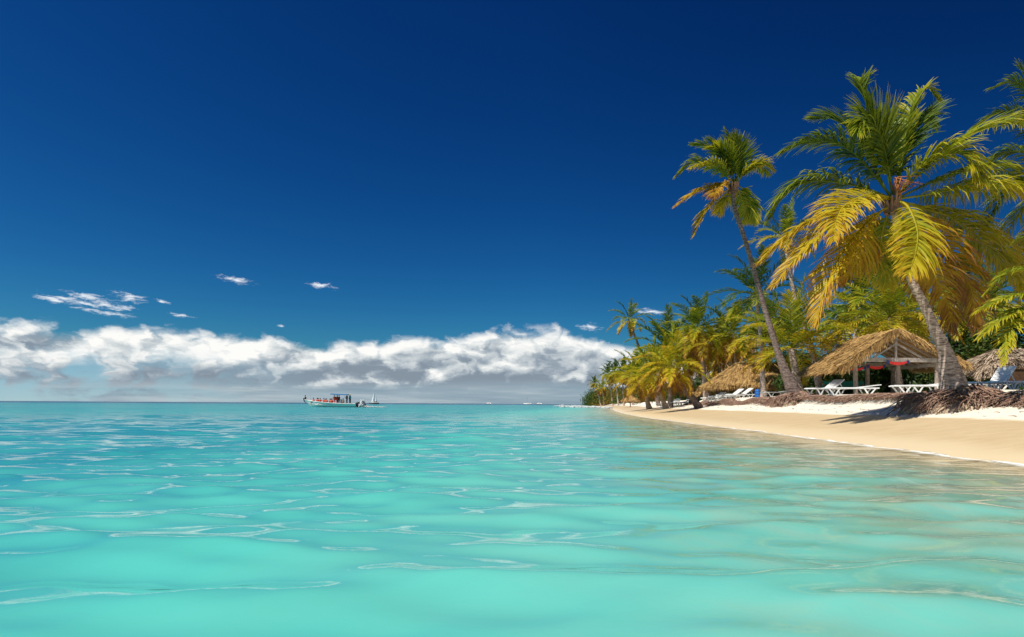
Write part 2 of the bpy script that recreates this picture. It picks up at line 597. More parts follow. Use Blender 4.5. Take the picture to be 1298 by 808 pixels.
# small ripples
r1 = g.noise(aniso(.25, 1.8, 4.6), 1.0, 5, 0.6, 0.4)
r2 = g.noise(aniso(-.45, 1.6, 5.5), 1.0, 5, 0.6, 0.4)
r3 = g.noise(aniso(.15, .22, .60), 1.0, 4, 0.6, 0.3)
far = g.step(dist, 6, 70)
nrm = g.bump(g.m('ADD', g.m('ADD', r1, g.m('MULTIPLY', r3, g.m('MULTIPLY', far, 5.0))), g.m('MULTIPLY', r2, g.step(d, 1.2, 0.2))), g.m('MULTIPLY_ADD', far, 0.48, BUMP), 0.10)
dif = g.new('ShaderNodeBsdfDiffuse', Color=bc, Normal=nrm)
alpha = g.m('MAXIMUM', g.step(d, -0.02, 0.30), foam)
tr = g.new('ShaderNodeBsdfTransparent', Color=(.93, .97, .93))
ms = g.new('ShaderNodeMixShader')
g.put(ms.inputs[0], alpha)
g.put(ms.inputs[1], tr.outputs[0])
g.put(ms.inputs[2], dif.outputs[0])
gl = g.new('ShaderNodeBsdfGlossy', Color=(1, 1, 1), Roughness=g.m('MULTIPLY_ADD', far, 0.13, 0.03), Normal=nrm)
fr = g.new('ShaderNodeFresnel', IOR=1.33, Normal=nrm).outputs[0]
ff = g.m('MULTIPLY', g.m('MULTIPLY', fr, g.m('MULTIPLY_ADD', far, -0.45, GLOSS)), g.m('SUBTRACT', 1.0, foam))
m2 = g.new('ShaderNodeMixShader')
g.put(m2.inputs[0], ff)
g.put(m2.inputs[1], ms.outputs[0])
g.put(m2.inputs[2], gl.outputs[0])
g.out(m2.outputs[0])
sea = quads('water', np.stack([Xw2, Yw2, Zw], -1).reshape(-1, 3), Qw, m_sea, attrs={'depth': depth.ravel()})
tag(sea, 'clear turquoise sea with pale glints on its ripples, deep blue at the horizon', None, None, 'structure')

# ---------------------------------------------------------------- plant materials
def leaf_material(name, stops, trans=0.32):
    m, g = newmat(name)
    age = g.attr('age')
    pos = g.new('ShaderNodeNewGeometry').outputs['Position']
    n = g.noise(pos, 2.2, 3, 0.6)
    a = g.m('ADD', age, g.m('MULTIPLY', g.m('SUBTRACT', n, 0.5), 0.26), clamp=True)
    col = g.ramp(a, stops)
    p = g.new('ShaderNodeBsdfPrincipled', Base_Color=col, Roughness=0.5)
    p.inputs['Specular IOR Level'].default_value = 0.25
    t = g.new('ShaderNodeBsdfTranslucent', Color=g.mix(0.5, col, g.mix(1.0, col, (1.6, 1.5, 0.5), 'MULTIPLY')))
    ms = g.new('ShaderNodeMixShader')
    g.put(ms.inputs[0], trans)
    g.put(ms.inputs[1], p.outputs[0])
    g.put(ms.inputs[2], t.outputs[0])
    g.out(ms.outputs[0])
    return m


M_LEAF = leaf_material('palm_leaf', [(0.0, (.026, .062, .009)), (0.22, (.062, .115, .011)), (0.42, (.22, .27, .014)), (0.62, (.47, .39, .018)), (0.80, (.50, .31, .020)), (0.90, (.32, .14, .03)), (1.0, (.20, .11, .05))])
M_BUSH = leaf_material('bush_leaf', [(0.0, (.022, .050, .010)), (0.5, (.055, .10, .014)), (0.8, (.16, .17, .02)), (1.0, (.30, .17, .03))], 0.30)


def trunk_material(name, dark, lite, ring):
    m, g = newmat(name)
    tc = g.new('ShaderNodeTexCoord').outputs['Object']
    x, y, z = g.sep(tc)
    wv = g.noise(g.vm('MULTIPLY', tc, (2.5, 2.5, 5.0)), 1.0, 3, 0.6)
    zz = g.m('ADD', g.m('MULTIPLY', z, ring), g.m('MULTIPLY', wv, 1.6))
    fr = g.m('FRACT', zz)
    scar = g.m('MULTIPLY', g.step(fr, 0.0, 0.12), g.step(fr, 0.40, 0.16))
    pit = g.noise(g.vm('MULTIPLY', tc, (7, 7, 26)), 1.0, 4, 0.65)
    fib = g.noise(g.vm('MULTIPLY', tc, (26, 26, 5)), 1.0, 4, 0.6)
    col = g.mix(g.step(pit, .38, .62), dark, lite)
    col = g.mix(g.m('MULTIPLY', scar, g.step(pit, .60, .42)), col, tuple(c * .45 for c in dark))
    col = g.mix(g.m('MULTIPLY', g.step(fib, .45, .7), .35), col, tuple(c * .5 for c in lite))
    p = g.new('ShaderNodeBsdfPrincipled', Base_Color=col, Roughness=0.85)
    p.inputs['Specular IOR Level'].default_value = 0.2
    h = g.m('ADD', g.m('MULTIPLY', g.step(fr, 0, 1), 0.8), g.m('MULTIPLY', fib, 0.35))
    g.put(p.inputs['Normal'], g.bump(h, 0.5, 0.02))
    g.out(p.outputs[0])
    return m


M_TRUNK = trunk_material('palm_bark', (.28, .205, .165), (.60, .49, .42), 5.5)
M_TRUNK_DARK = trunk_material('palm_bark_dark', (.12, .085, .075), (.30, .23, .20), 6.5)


def root_material():
    m, g = newmat('palm_root')
    tc = g.new('ShaderNodeTexCoord').outputs['Object']
    n = g.noise(tc, 9.0, 4, 0.7)
    f = g.noise(g.vm('MULTIPLY', tc, (40, 40, 8)), 1.0, 3, 0.6)
    col = g.ramp(n, [(0.3, (.09, .045, .035)), (0.5, (.22, .125, .09)), (0.62, (.40, .28, .19)), (0.72, (.52, .40, .28))])
    p = g.new('ShaderNodeBsdfPrincipled', Base_Color=col, Roughness=0.9)
    g.put(p.inputs['Normal'], g.bump(f, 0.8, 0.02))
    g.out(p.outputs[0])
    return m


M_ROOT = root_material()
M_ROOT_TOP = simple('sandy_root_mat', (.50, .39, .27), 0.95, 0.4, 7, 0.05)
M_SPATHE = simple('flower_stalk_orange', (.40, .14, .04), 0.7, 0.3, 12)
M_SHEATH = simple('leaf_sheath', (.30, .17, .10), 0.9, 0.35, 10, 0.02)
M_COCO = simple('coconut_husk', (.25, .20, .04), 0.5, 0.3, 8)

WIND = np.array([-0.85, -0.10, 0.05])


def catmull(P, m):
    P = np.asarray(P, float)
    P = np.vstack([2 * P[0] - P[1], P, 2 * P[-1] - P[-2]])
    n = len(P) - 3
    t = np.linspace(0, n - 1e-6, m)
    i = t.astype(int)
    f = (t - i)[:, None]
    a, b, c, d = P[i], P[i + 1], P[i + 2], P[i + 3]
    return 0.5 * (2 * b + (c - a) * f + (2 * a - 5 * b + 4 * c - d) * f ** 2 + (3 * b - a - 3 * c + d) * f ** 3)


def unit(v):
    return v / np.maximum(np.linalg.norm(v, axis=-1, keepdims=True), 1e-9)


def frond(P, L, n=60, age=0.3, droop=0.5, wind=0.25, width=0.022, segs=3, r0=0.035, up=(0, 0, 1), start=0.16, tipdry=0.25, vee=0.25, rng=NR):
    """one pinnate palm leaf along the curve P; returns vertices, quads, age"""
    m = 26
    C = catmull(P, m)
    arc = np.concatenate([[0], np.cumsum(np.linalg.norm(np.diff(C, axis=0), axis=1))])
    arc /= arc[-1]
    T = unit(np.gradient(C, axis=0))
    up = np.asarray(up, float)
    N = unit(up[None] - (T @ up)[:, None] * T)
    S = np.cross(T, N)
    # keep the side vector steady where the rib passes the vertical
    for i in range(1, m):
        if S[i] @ S[i - 1] < 0:
            S[i] *= -1
            N[i] *= -1
    Vs, Qs, As, base = [], [], [], 0
    # rib
    k = 5
    rad = r0 * (1 - 0.86 * arc)
    an = np.arange(k) * 2 * PI / k
    ring = C[:, None] + rad[:, None, None] * (S[:, None] * np.cos(an)[None, :, None] + N[:, None] * np.sin(an)[None, :, None] * 0.7)
    Vs.append(ring.reshape(-1, 3))
    ii = np.arange((m - 1) * k).reshape(m - 1, k)
    j2 = np.roll(np.arange(k), -1)
    q = np.stack([ii, ii[:, j2], ii[:, j2] + k, ii + k], -1).reshape(-1, 4)
    Qs.append(q)
    As.append(np.full(m * k, min(1, age * 0.7 + 0.20)))
    base = m * k
    for side in (-1, 1):
        t = np.linspace(start, 0.995, n) + rng.normal(0, 0.25 / n, n)
        t = np.clip(t, start * .9, 0.999)
        keep = rng.random(n) > 0.03
        t = t[keep]
        nn = len(t)
        def ip(A):
            return np.stack([np.interp(t, arc, A[:, c]) for c in range(3)], -1)
        p, tt, nv, sv = ip(C), unit(ip(T)), unit(ip(N)), unit(ip(S))
        al = np.radians(22 + 48 * t ** 1.3) + rng.normal(0, 0.14, nn)
        d = sv * side * np.cos(al)[:, None] + tt * np.sin(al)[:, None] + nv * (vee + rng.normal(0, 0.10, nn))[:, None]
        d = unit(d)
        prof = (0.45 + 0.55 * np.clip((t - start) / 0.22, 0, 1)) * (1 - 0.70 * np.clip((t - 0.50) / 0.5, 0, 1) ** 1.4)
        ln = L * prof * rng.uniform(0.80, 1.10, nn) * np.where(rng.random(nn) < .06, rng.uniform(.35, .7, nn), 1)
        dr = droop * rng.uniform(0.6, 1.4, nn)
        wd = wind * rng.uniform(0.5, 1.3, nn)
        prevW = None
        pts, hw = [p], []
        dirs = [d]
        for s_ in range(segs):
            p = p + d * (ln / segs)[:, None]
            pts.append(p)
            d = unit(d + (np.array([0, 0, -1.0])[None] * dr[:, None] + WIND[None] * wd[:, None]) * (1.7 / segs) * (0.5 + s_ / segs))
            dirs.append(d)
        prof_w = np.interp(np.arange(segs + 1) / segs, [0, .15, .5, .8, 1], [.55, 1, .9, .55, .06])
        vv = []
        tw = rng.normal(0, 0.48, nn)
        for s_ in range(segs + 1):
            Wd = unit(np.cross(nv, dirs[s_]) + nv * tw[:, None])
            h = width * prof_w[s_] * (0.55 + 0.45 * prof)[:, None]
            vv.append(pts[s_] - Wd * h)
            vv.append(pts[s_] + Wd * h)
        vv = np.stack(vv, 1)                         # nn, 2(segs+1), 3
        Vs.append(vv.reshape(-1, 3))
        b = base + np.arange(nn)[:, None] * 2 * (segs + 1)
        for s_ in range(segs):
            o = b + 2 * s_
            Qs.append(np.concatenate([o, o + 1, o + 3, o + 2], 1))
        la = age + rng.normal(0, 0.05, nn) + tipdry * 0.5 * t ** 2.5
        aa = la[:, None] + tipdry * (np.repeat(np.arange(segs + 1), 2)[None] / segs) ** 3
        As.append(np.clip(aa, 0.02, 1).reshape(-1))
        base += nn * 2 * (segs + 1)
    return np.concatenate(Vs), np.concatenate(Qs), np.concatenate(As)


def arch(c, az, el, L, sag, wind, rng, k=9):
    """rib of a leaf that leaves the crown at elevation el and bends down under its weight and in the wind"""
    p = np.array(c, float)
    d = np.array([math.cos(az) * math.cos(el), math.sin(az) * math.cos(el), math.sin(el)])
    pts = [p.copy()]
    for i in range(k):
        p = p + d * L / k
        pts.append(p.copy())
        f = (i + 1) / k
        d = d + np.array([0, 0, -1.0]) * sag * f * 2.0 / k + WIND * wind * f * 2.0 / k
        d /= np.linalg.norm(d)
    return np.array(pts)


def join(parts):
    V, Q, A, b = [], [], [], 0
    for v, q, a in parts:
        V.append(v)
        Q.append(q + b)
        A.append(a)
        b += len(v)
    return np.concatenate(V), np.concatenate(Q), np.concatenate(A)


def crown_leaves(c, n, L, rng, age0=0.25, spread=0.5, leaflets=34, segs=2, width=0.03, wind=0.35, droop=0.55, low=-40):
    out = []
    for i in range(n):
        r = (i + 0.5) / n                              # 0 young, 1 old
        az = i * 2.399963 + rng.uniform(-.3, .3)
        el = math.radians(82 - (82 - low) * r ** 0.85 + rng.uniform(-10, 10))
        l = L * (0.72 + 0.28 * math.sin(PI * min(1, 0.25 + r * .8))) * rng.uniform(.88, 1.1)
        sag = 0.75 + 0.75 * r + rng.uniform(-.2, .25)
        P = arch(c, az, el, l, sag, wind * rng.uniform(.5, 1.4), rng)
        age = age0 + spread * (r ** 1.6 - 0.25) + rng.uniform(-.09, .09)
        out.append(frond(P, L * 0.24, leaflets, max(0.03, age), droop + 0.5 * r, wind * .8, width, segs, 0.03 * L / 4, start=.14, tipdry=.2 + .2 * r, rng=rng))
    return out


def trunk_mesh(pts, radii, name, mat, parent, sides=14, steps=60, ring=0.0, bole=None):
    """tapered curved trunk with a swollen foot and slight rings"""
    C = catmull(pts, steps)
    rr = np.interp(np.linspace(0, 1, steps), np.linspace(0, 1, len(radii)), radii)
    T = unit(np.gradient(C, axis=0))
    ref = np.array([0.2, 1.0, 0.1])
    A = unit(np.cross(T, ref))
    B = np.cross(T, A)
    an = np.arange(sides) * 2 * PI / sides
    lump = 1 + 0.035 * NR.normal(size=(steps, sides))
    rg = 1 + ring * (np.arange(steps) % 2 - 0.5)
    V = C[:, None] + (rr * rg)[:, None, None] * lump[:, :, None] * (A[:, None] * np.cos(an)[None, :, None] + B[:, None] * np.sin(an)[None, :, None])
    V = V.reshape(-1, 3)
    ii = np.arange((steps - 1) * sides).reshape(steps - 1, sides)
    j2 = np.roll(np.arange(sides), -1)
    Q = np.stack([ii, ii[:, j2], ii[:, j2] + sides, ii + sides], -1).reshape(-1, 4)
    return quads(name, V, Q, mat, parent)


def tubes(paths, r, sides=4):
    """many thin tubes as one vertex/quad pair. paths: list of (k,3)"""
    V, Q, b = [], [], 0
    an = np.arange(sides) * 2 * PI / sides
    j2 = np.roll(np.arange(sides), -1)
    for P, rad in zip(paths, r):
        P = np.asarray(P)
        k = len(P)
        T = unit(np.gradient(P, axis=0))
        A = unit(np.cross(T, np.array([.31, .87, .38])))
        B = np.cross(T, A)
        rr = rad * np.linspace(1, .45, k)
        v = P[:, None] + rr[:, None, None] * (A[:, None] * np.cos(an)[None, :, None] + B[:, None] * np.sin(an)[None, :, None])
        V.append(v.reshape(-1, 3))
        ii = np.arange((k - 1) * sides).reshape(k - 1, sides)
        Q.append(np.stack([ii, ii[:, j2], ii[:, j2] + sides, ii + sides], -1).reshape(-1, 4) + b)
        b += k * sides
    return np.concatenate(V), np.concatenate(Q)


def root_skirt(root, foot, rad, drop, n, rng, r_tube=(0.009, 0.022), stretch=(1.0, 1.0), lean=(0, 0)):
    """fibrous root ball: a lumpy mound plus hundreds of roots spilling over it"""
    paths, rr = [], []
    for i in range(n):
        a = rng.uniform(0, 2 * PI)
        R1 = rad * rng.uniform(0.80, 1.10) * (1 + 0.14 * math.sin(3 * a + 1) + 0.10 * math.sin(5 * a + 2))
        fall = drop * rng.uniform(0.65, 1.06)
        p, k = [], 9
        r_in = rng.uniform(.12, .60) * R1
        w1, w2 = rng.normal(0, .09), rng.normal(0, .10)
        for j in range(k):
            t = j / (k - 1)
            rr_ = r_in + (R1 - r_in) * (t ** .8) * (1 + .12 * t)
            q = rr_ / R1
            z = 0.10 - fall * (0.70 * max(0, (q - .2) / .8) ** .95 + 0.36 * max(0, (t - .6) / .4) ** 1.3) + rng.normal(0, .022)
            aa = a + w1 * math.sin(t * 5) + w2 * t * 3
            p.append((foot[0] + lean[0] * t + math.cos(aa) * rr_ * stretch[0], foot[1] + lean[1] * t + math.sin(aa) * rr_ * stretch[1], foot[2] + z))
        paths.append(np.array(p))
        rr.append(rng.uniform(*r_tube))
    V, Q = tubes(paths, rr)
    o = quads('root_fibres', V, Q, M_ROOT, root)
    # mound the roots hold together
    prof = [(0.0, .09), (.22, .07), (.45, -.18 * drop), (.70, -.42 * drop), (.90, -.62 * drop), (.97, -.78 * drop), (.93, -1.05 * drop), (.8, -1.2 * drop)]
    K = 40
    V = []
    for f, z in prof:
        for j in range(K):
            a = 2 * PI * j / K
            m_ = (1 + 0.14 * math.sin(3 * a + 1) + 0.10 * math.sin(5 * a + 2)) * (1 + rng.normal(0, .02)) * .95
            V.append((foot[0] + math.cos(a) * rad * f * m_ * stretch[0], foot[1] + math.sin(a) * rad * f * m_ * stretch[1], foot[2] + z + rng.normal(0, .012)))
    ii = np.arange((len(prof) - 1) * K).reshape(-1, K)
    j2 = np.roll(np.arange(K), -1)
    Q = np.stack([ii, ii[:, j2], ii[:, j2] + K, ii + K], -1).reshape(-1, 4)
    quads('root_ball', np.array(V), Q, M_ROOT_TOP, root)
    return o


PALM_GROUP = 'coconut palms along the beach'


def rel(P, o):
    return np.asarray(P, float) - np.asarray(o, float)


# ---------------------------------------------------------------- the big palm on the right
def traced_palm(label, D, trunk_px, trunk_r, fr, crop, mat, leafL, n, width, r0, foot_r=None, group=PALM_GROUP, wind=0.25):
    ox, oy, sc = crop
    base = at(trunk_px[0][0], trunk_px[0][1], D)
    root = thing('palm_tree', label, 'palm', base, 0, group)
    pts = [np.array(at(px, py, D + (t[0] if t else 0)) - base) for px, py, *t in trunk_px]
    pts[0][2] -= 0.25
    trunk_mesh(pts, trunk_r, 'trunk', mat, root, 18, 90, 0.035)
    for px, age, dD, *opt in fr:
        age = max(.05, age - .02 + (.07 if age >= .5 else 0))
        o = opt[0] if opt else {}
        k = len(px)
        P = [np.array(at(ox + x / sc, oy + y / sc, D + o.get('d0', 0) + dD * (i / (k - 1)) ** 1.2) - base) for i, (x, y) in enumerate(px)]
        v, q, a = frond(P, leafL * o.get('L', 1), int(n * o.get('n', 1)), age, o.get('droop', .45), o.get('wind', wind), width, 4, r0, up=o.get('up', (0, 0, 1)), tipdry=o.get('dry', .22), vee=o.get('vee', .2))
        quads('frond', v, q, M_LEAF, root, {'age': a})
    return root, base, pts


big = [
    # far side first
    ([(375, 370), (300, 225), (225, 165), (165, 165)], .18, 1.6, {'wind': .5}),
    ([(395, 385), (352, 200), (315, 105), (300, 55), (325, 38)], .22, 0.9, {'wind': .5, 'L': .9}),
    ([(400, 385), (365, 260), (345, 175), (285, 135)], .22, 1.2, {'wind': .5}),
    ([(405, 385), (430, 230), (490, 150), (510, 190)], .15, 1.4, {'wind': .1}),
    ([(410, 380), (438, 190), (462, 110), (500, 72), (530, 105)], .38, 0.3, {'wind': .25, 'L': .6, 'n': .8}),
    ([(395, 380), (375, 265), (350, 195), (308, 158), (290, 200)], .30, -1.1, {'wind': .30, 'up': (0.1, -1, .35), 'L': 1.15}),
    ([(390, 390), (310, 290), (235, 235), (150, 230), (72, 262)], .17, 0.1, {'wind': .3, 'droop': .8}),
    ([(390, 395), (290, 360), (160, 345), (80, 390), (35, 455)], .26, 0.7, {'droop': 1.1, 'L': 1.1}),
    ([(385, 395), (300, 405), (190, 450), (90, 510), (8, 585)], .55, 0.2, {'droop': 1.0}),
    ([(390, 400), (320, 395), (215, 475), (120, 565), (50, 650)], .58, -1.0, {'droop': .9}),
    ([(400, 395), (330, 385), (265, 410), (235, 450), (222, 520)], .56, -2.6, {'droop': .8, 'up': (-.5, -.8, .6)}),
    ([(395, 415), (340, 450), (260, 540), (205, 640), (170, 760)], .62, -1.3, {'droop': .9, 'up': (-.8, -.4, .6)}),
    ([(402, 400), (440, 420), (468, 490), (462, 560), (440, 620)], .50, -2.4, {'droop': .7, 'up': (0, -1, .45), 'vee': .05}),
    ([(405, 400), (480, 425), (570, 455), (680, 545), (775, 650)], .48, 0.6, {'droop': 1.2, 'L': 1.1}),
    ([(408, 395), (450, 330), (525, 275), (600, 270), (650, 345)], .44, -1.4, {'droop': .9, 'L': 1.1}),
    ([(410, 390), (500, 300), (620, 215), (720, 175), (800, 180)], .36, 0.6, {'droop': .7}),
    ([(410, 398), (500, 385), (600, 365), (700, 362), (800, 375)], .44, -0.4, {'droop': 1.4, 'L': 1.15}),
    ([(412, 395), (520, 345), (640, 310), (740, 320), (830, 370)], .34, 1.4, {'droop': 1.2}),
    ([(408, 405), (500, 470), (575, 560), (625, 660), (640, 770)], .70, 0.5, {'droop': 1.0, 'L': 1.1}),
    ([(405, 408), (470, 520), (520, 620), (555, 700), (570, 780)], .72, 1.4, {'droop': .9, 'L': 1.0}),
    ([(402, 408), (430, 500), (455, 580), (470, 680)], .66, 1.9, {'droop': .8}),
    ([(398, 408), (370, 480), (360, 560), (380, 650)], .45, 1.6, {'droop': .8}),
    ([(408, 405), (520, 430), (640, 480), (730, 560), (770, 640)], .52, 1.8, {'droop': 1.2}),
    ([(395, 405), (330, 470), (300, 560), (250, 640)], .60, 1.6, {'droop': 1.0}),
]
palm_a, base_a, pts_a = traced_palm('big coconut palm with the widest yellow-green crown, its foot on a root mound', 18.5,
                                    [(1212, 494), (1199, 449), (1185, 417), (1170, 384), (1152, 345), (1130, 258)], [.42, .19, .142, .122, .108, .095], big, (960, 80, 2.308), M_TRUNK, 1.18, 120, .029, .05)
top_a = pts_a[-1]
sh = MB()
for i in range(16):
    a = i * 2.4
    e = Vector(top_a) + Vector((math.cos(a) * .24, math.sin(a) * .24, .04 + .12 * (i % 3)))
    sh.tube([Vector(top_a) + Vector((math.cos(a) * .14, math.sin(a) * .14, -.30)), Vector(top_a) + Vector((math.cos(a) * .18, math.sin(a) * .18, -.08)), e], [.05, .05, .02], 6)
sh.build('leaf_sheath', M_SHEATH, palm_a, True)
fl = MB()
for i in range(14):
    a = -1.2 + 0.3 * (i % 5)
    st_ = Vector(top_a) + Vector((0.05, -.1, .18))
    fl.tube([st_, st_ + Vector((R.uniform(-.2, .5), R.uniform(-.3, .1), R.uniform(.25, .5))), st_ + Vector((R.uniform(-.1, .75), R.uniform(-.45, .1), R.uniform(.1, .55)))], [.022, .016, .008], 5)
fl.build('flower_stalk', M_SPATHE, palm_a, True)
fo = rel(at(1222, 495, 18.3), base_a)
root_skirt(palm_a, fo + np.array([.12, .05, .03]), 1.5, .82, 380, NR, (.010, .030), (1.12, .85))

tall_lift = .07
tall = [
    ([(372, 372), (340, 280), (285, 190), (235, 150)], .20, 0.5, {'wind': .5}),
    ([(374, 370), (372, 270), (355, 175), (325, 110)], .18, 0.6, {'wind': .5, 'L': 1.15}),
    ([(376, 370), (395, 280), (392, 190), (365, 130)], .22, -.2, {'wind': .4, 'up': (.3, -1, .3), 'L': 1.15}),
    ([(370, 370), (335, 265), (290, 200), (240, 195)], .30, -.6, {'wind': .45, 'L': 1.1}),
    ([(368, 372), (310, 270), (235, 190), (155, 175)], .18, 0.3, {'wind': .4}),
    ([(366, 374), (280, 290), (215, 275), (148, 295)], .40, -1.0, {'droop': .8}),
    ([(366, 372), (270, 300), (165, 265), (72, 335)], .22, 0.6, {'droop': .9}),
    ([(366, 378), (275, 385), (170, 420), (70, 490)], .55, -.5, {'droop': .8}),
    ([(368, 382), (290, 440), (215, 530), (162, 640)], .50, -.2, {'droop': .7}),
    ([(366, 380), (315, 372), (280, 405), (262, 448)], .64, -1.4, {'droop': .7}),
    ([(378, 372), (430, 310), (505, 272), (560, 300)], .42, -.4, {'droop': 1.0}),
    ([(378, 374), (430, 315), (490, 290), (535, 325)], .26, .7, {'droop': 1.0}),
    ([(378, 380), (415, 410), (450, 480), (475, 570)], .34, .3, {'droop': .7}),
    ([(376, 384), (395, 430), (420, 500), (430, 570)], .40, .9, {'droop': .7}),
    ([(370, 384), (345, 430), (310, 480), (290, 520)], .42, .8, {'droop': .8}),
]
tall = [(p_, a_ + tall_lift, *o_) for p_, a_, *o_ in tall]
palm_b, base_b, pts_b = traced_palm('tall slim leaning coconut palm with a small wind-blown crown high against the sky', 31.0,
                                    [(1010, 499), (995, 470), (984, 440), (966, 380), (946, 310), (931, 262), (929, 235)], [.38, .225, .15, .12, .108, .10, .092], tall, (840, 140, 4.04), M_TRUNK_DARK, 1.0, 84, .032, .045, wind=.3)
top_b = pts_b[-1]
sh = MB()
for i in range(12):
    a = i * 2.4
    sh.tube([Vector(top_b) + Vector((math.cos(a) * .14, math.sin(a) * .14, -.35)), Vector(top_b) + Vector((math.cos(a) * .26, math.sin(a) * .26, .1))], [.08, .04], 6)
sh.build('leaf_sheath', M_SHEATH, palm_b, True)
root_skirt(palm_b, np.array([0.05, -.1, .0]), 1.25, .80, 330, NR, (.012, .032), (1.0, .9))


# ---------------------------------------------------------------- the other palms
def palm(label, px_pts, D, nf, L, age, wind=.35, rad=(.22, .13), parts=True, leaflets=34, width=.035, segs=2, low=-40, foot=True, group=PALM_GROUP, dark=False, droop=.55, seed=0, spread=.5, dD=0):
    """px_pts: foot ... crown in the photograph; the foot goes down to the ground at its own distance"""
    rng = np.random.default_rng(100 + seed)
    k = len(px_pts)
    W = [np.array(at(x, y, D + dD * i / (k - 1))) for i, (x, y) in enumerate(px_pts)]
    b = W[0].copy()
    b[2] = gz(b[0], b[1])
    root = thing('palm_tree', label, 'palm', b, 0, group)
    pts = [w_ - b for w_ in W]
    pts[0] = np.array([0, 0, -.2])
    rad = (rad[0] * .78, rad[1] * .78)
    r = [rad[0] * 1.7, rad[0]] + list(np.linspace(rad[0] * .9, rad[1], 3))
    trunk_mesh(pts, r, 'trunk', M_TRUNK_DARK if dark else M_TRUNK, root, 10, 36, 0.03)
    fr = crown_leaves(pts[-1], nf, L, rng, age, spread, leaflets, segs, width, wind, droop, low)
    if parts:
        for v, q, a in fr:
            quads('frond', v, q, M_LEAF, root, {'age': a})
    else:
        v, q, a = join(fr)
        quads('crown', v, q, M_LEAF, root, {'age': a})
    if foot and D < 48:
        root_skirt(root, np.array([0, -.05, -.02]), .7, .4, 120, rng, (.008, .018))
    return root


palm('slender pale-trunked palm behind the tall leaning one, its crown hidden by the big palm', [(1041, 492), (1031, 449), (1020, 416), (1007, 376), (998, 324), (994, 302)], 38, 18, 2.6, .34, .45, (.19, .12), seed=1, leaflets=40, width=.03)
palm('short bushy bright green palm behind the foot of the tall leaning palm', [(1014, 494), (1008, 470), (1003, 442)], 37, 26, 4.4, .40, .12, (.30, .22), seed=2, leaflets=56, width=.032, segs=3, low=-14, spread=.30, droop=.4)
palm('dark green palm rising behind the trunk of the tall leaning palm', [(968, 490), (964, 430), (958, 374)], 46, 22, 4.0, .12, .5, (.2, .13), seed=3, leaflets=44, width=.04, spread=.25)
palm('dark green palm behind the bushy bright green one, under the big crown', [(1078, 490), (1084, 430), (1092, 385)], 42, 22, 4.2, .14, .4, (.2, .14), seed=4, leaflets=44, width=.038, spread=.3)
palm('dark-leaved palm filling the gap between the long golden hut and the tall leaning trunk', [(990, 492), (988, 465), (984, 446)], 50, 24, 3.8, .24, .3, (.2, .14), seed=17, leaflets=44, width=.042, low=-50, spread=.35)
palm('low golden-leaved palm just behind the open-gabled hut', [(1140, 490), (1134, 440), (1128, 402)], 36, 24, 4.6, .40, .15, (.26, .18), seed=5, leaflets=52, width=.034, segs=3, low=-30, spread=.25)
palm('palm with hanging old leaves on a grey trunk left of the long golden hut', [(896, 502), (892, 470), (888, 440), (884, 416)], 54, 30, 3.9, .34, .40, (.24, .17), seed=6, leaflets=46, width=.036, segs=3, low=-78, spread=.6)
palm('smaller palm with rusty hanging leaves behind the long golden thatched hut', [(934, 492), (933, 460), (930, 424)], 53, 26, 3.5, .42, .40, (.22, .15), seed=7, leaflets=40, width=.042, low=-75, spread=.55)
palm('lone tall thin palm leaning left against the clouds', [(836, 503), (822, 468), (812, 445), (803, 422), (797, 405)], 72, 17, 2.9, .32, .45, (.20, .13), seed=8, leaflets=38, width=.045, low=-60, spread=.5, dark=True)
palm('bent golden palm leaning left from a curved foot at the edge of the sand', [(888, 511), (880, 508), (870, 497), (860, 481), (850, 464)], 44, 26, 3.1, .50, .30, (.27, .18), seed=9, leaflets=44, width=.04, segs=3, low=-62, spread=.35, dark=True)
palm('full green palm between the lone tall palm and the bent golden one', [(850, 500), (848, 470), (843, 440)], 57, 26, 3.9, .26, .45, (.22, .16), seed=10, leaflets=40, width=.045, low=-50, spread=.45)
palm('yellow palm leaning left at the back of the beach, below the lone tall palm', [(824, 508), (816, 494), (809, 478)], 62, 26, 3.5, .46, .35, (.25, .17), seed=11, leaflets=38, width=.05, low=-58, spread=.4)
palm('yellowish palm with a leaning trunk between the two golden ones', [(845, 506), (834, 490), (826, 474)], 55, 24, 3.3, .48, .35, (.22, .15), seed=12, leaflets=38, width=.045, low=-70, spread=.4)
palm('palm with a straight trunk and long hanging leaves just right of the bent golden palm', [(874, 502), (873, 470), (868, 440)], 58, 26, 3.8, .36, .4, (.22, .15), seed=13, leaflets=38, width=.045, low=-70, spread=.6)
palm('orange-tinged palm behind the hanging-leaved palm and the golden hut', [(912, 496), (912, 465), (912, 440)], 60, 26, 4.0, .44, .4, (.22, .15), seed=14, leaflets=38, width=.048, low=-70, spread=.5)
palm('dark palm seen between the big palm trunk and the grey thatched roof', [(1212, 490), (1213, 430), (1212, 385)], 40, 22, 4.2, .16, .3, (.2, .14), seed=15, leaflets=44, width=.04, low=-45, spread=.3)
palm('palm high behind the grey thatched roof, half hidden', [(1268, 485), (1262, 430), (1255, 372)], 42, 22, 4.4, .22, .35, (.2, .14), seed=16, leaflets=44, width=.04, low=-45, spread=.35)

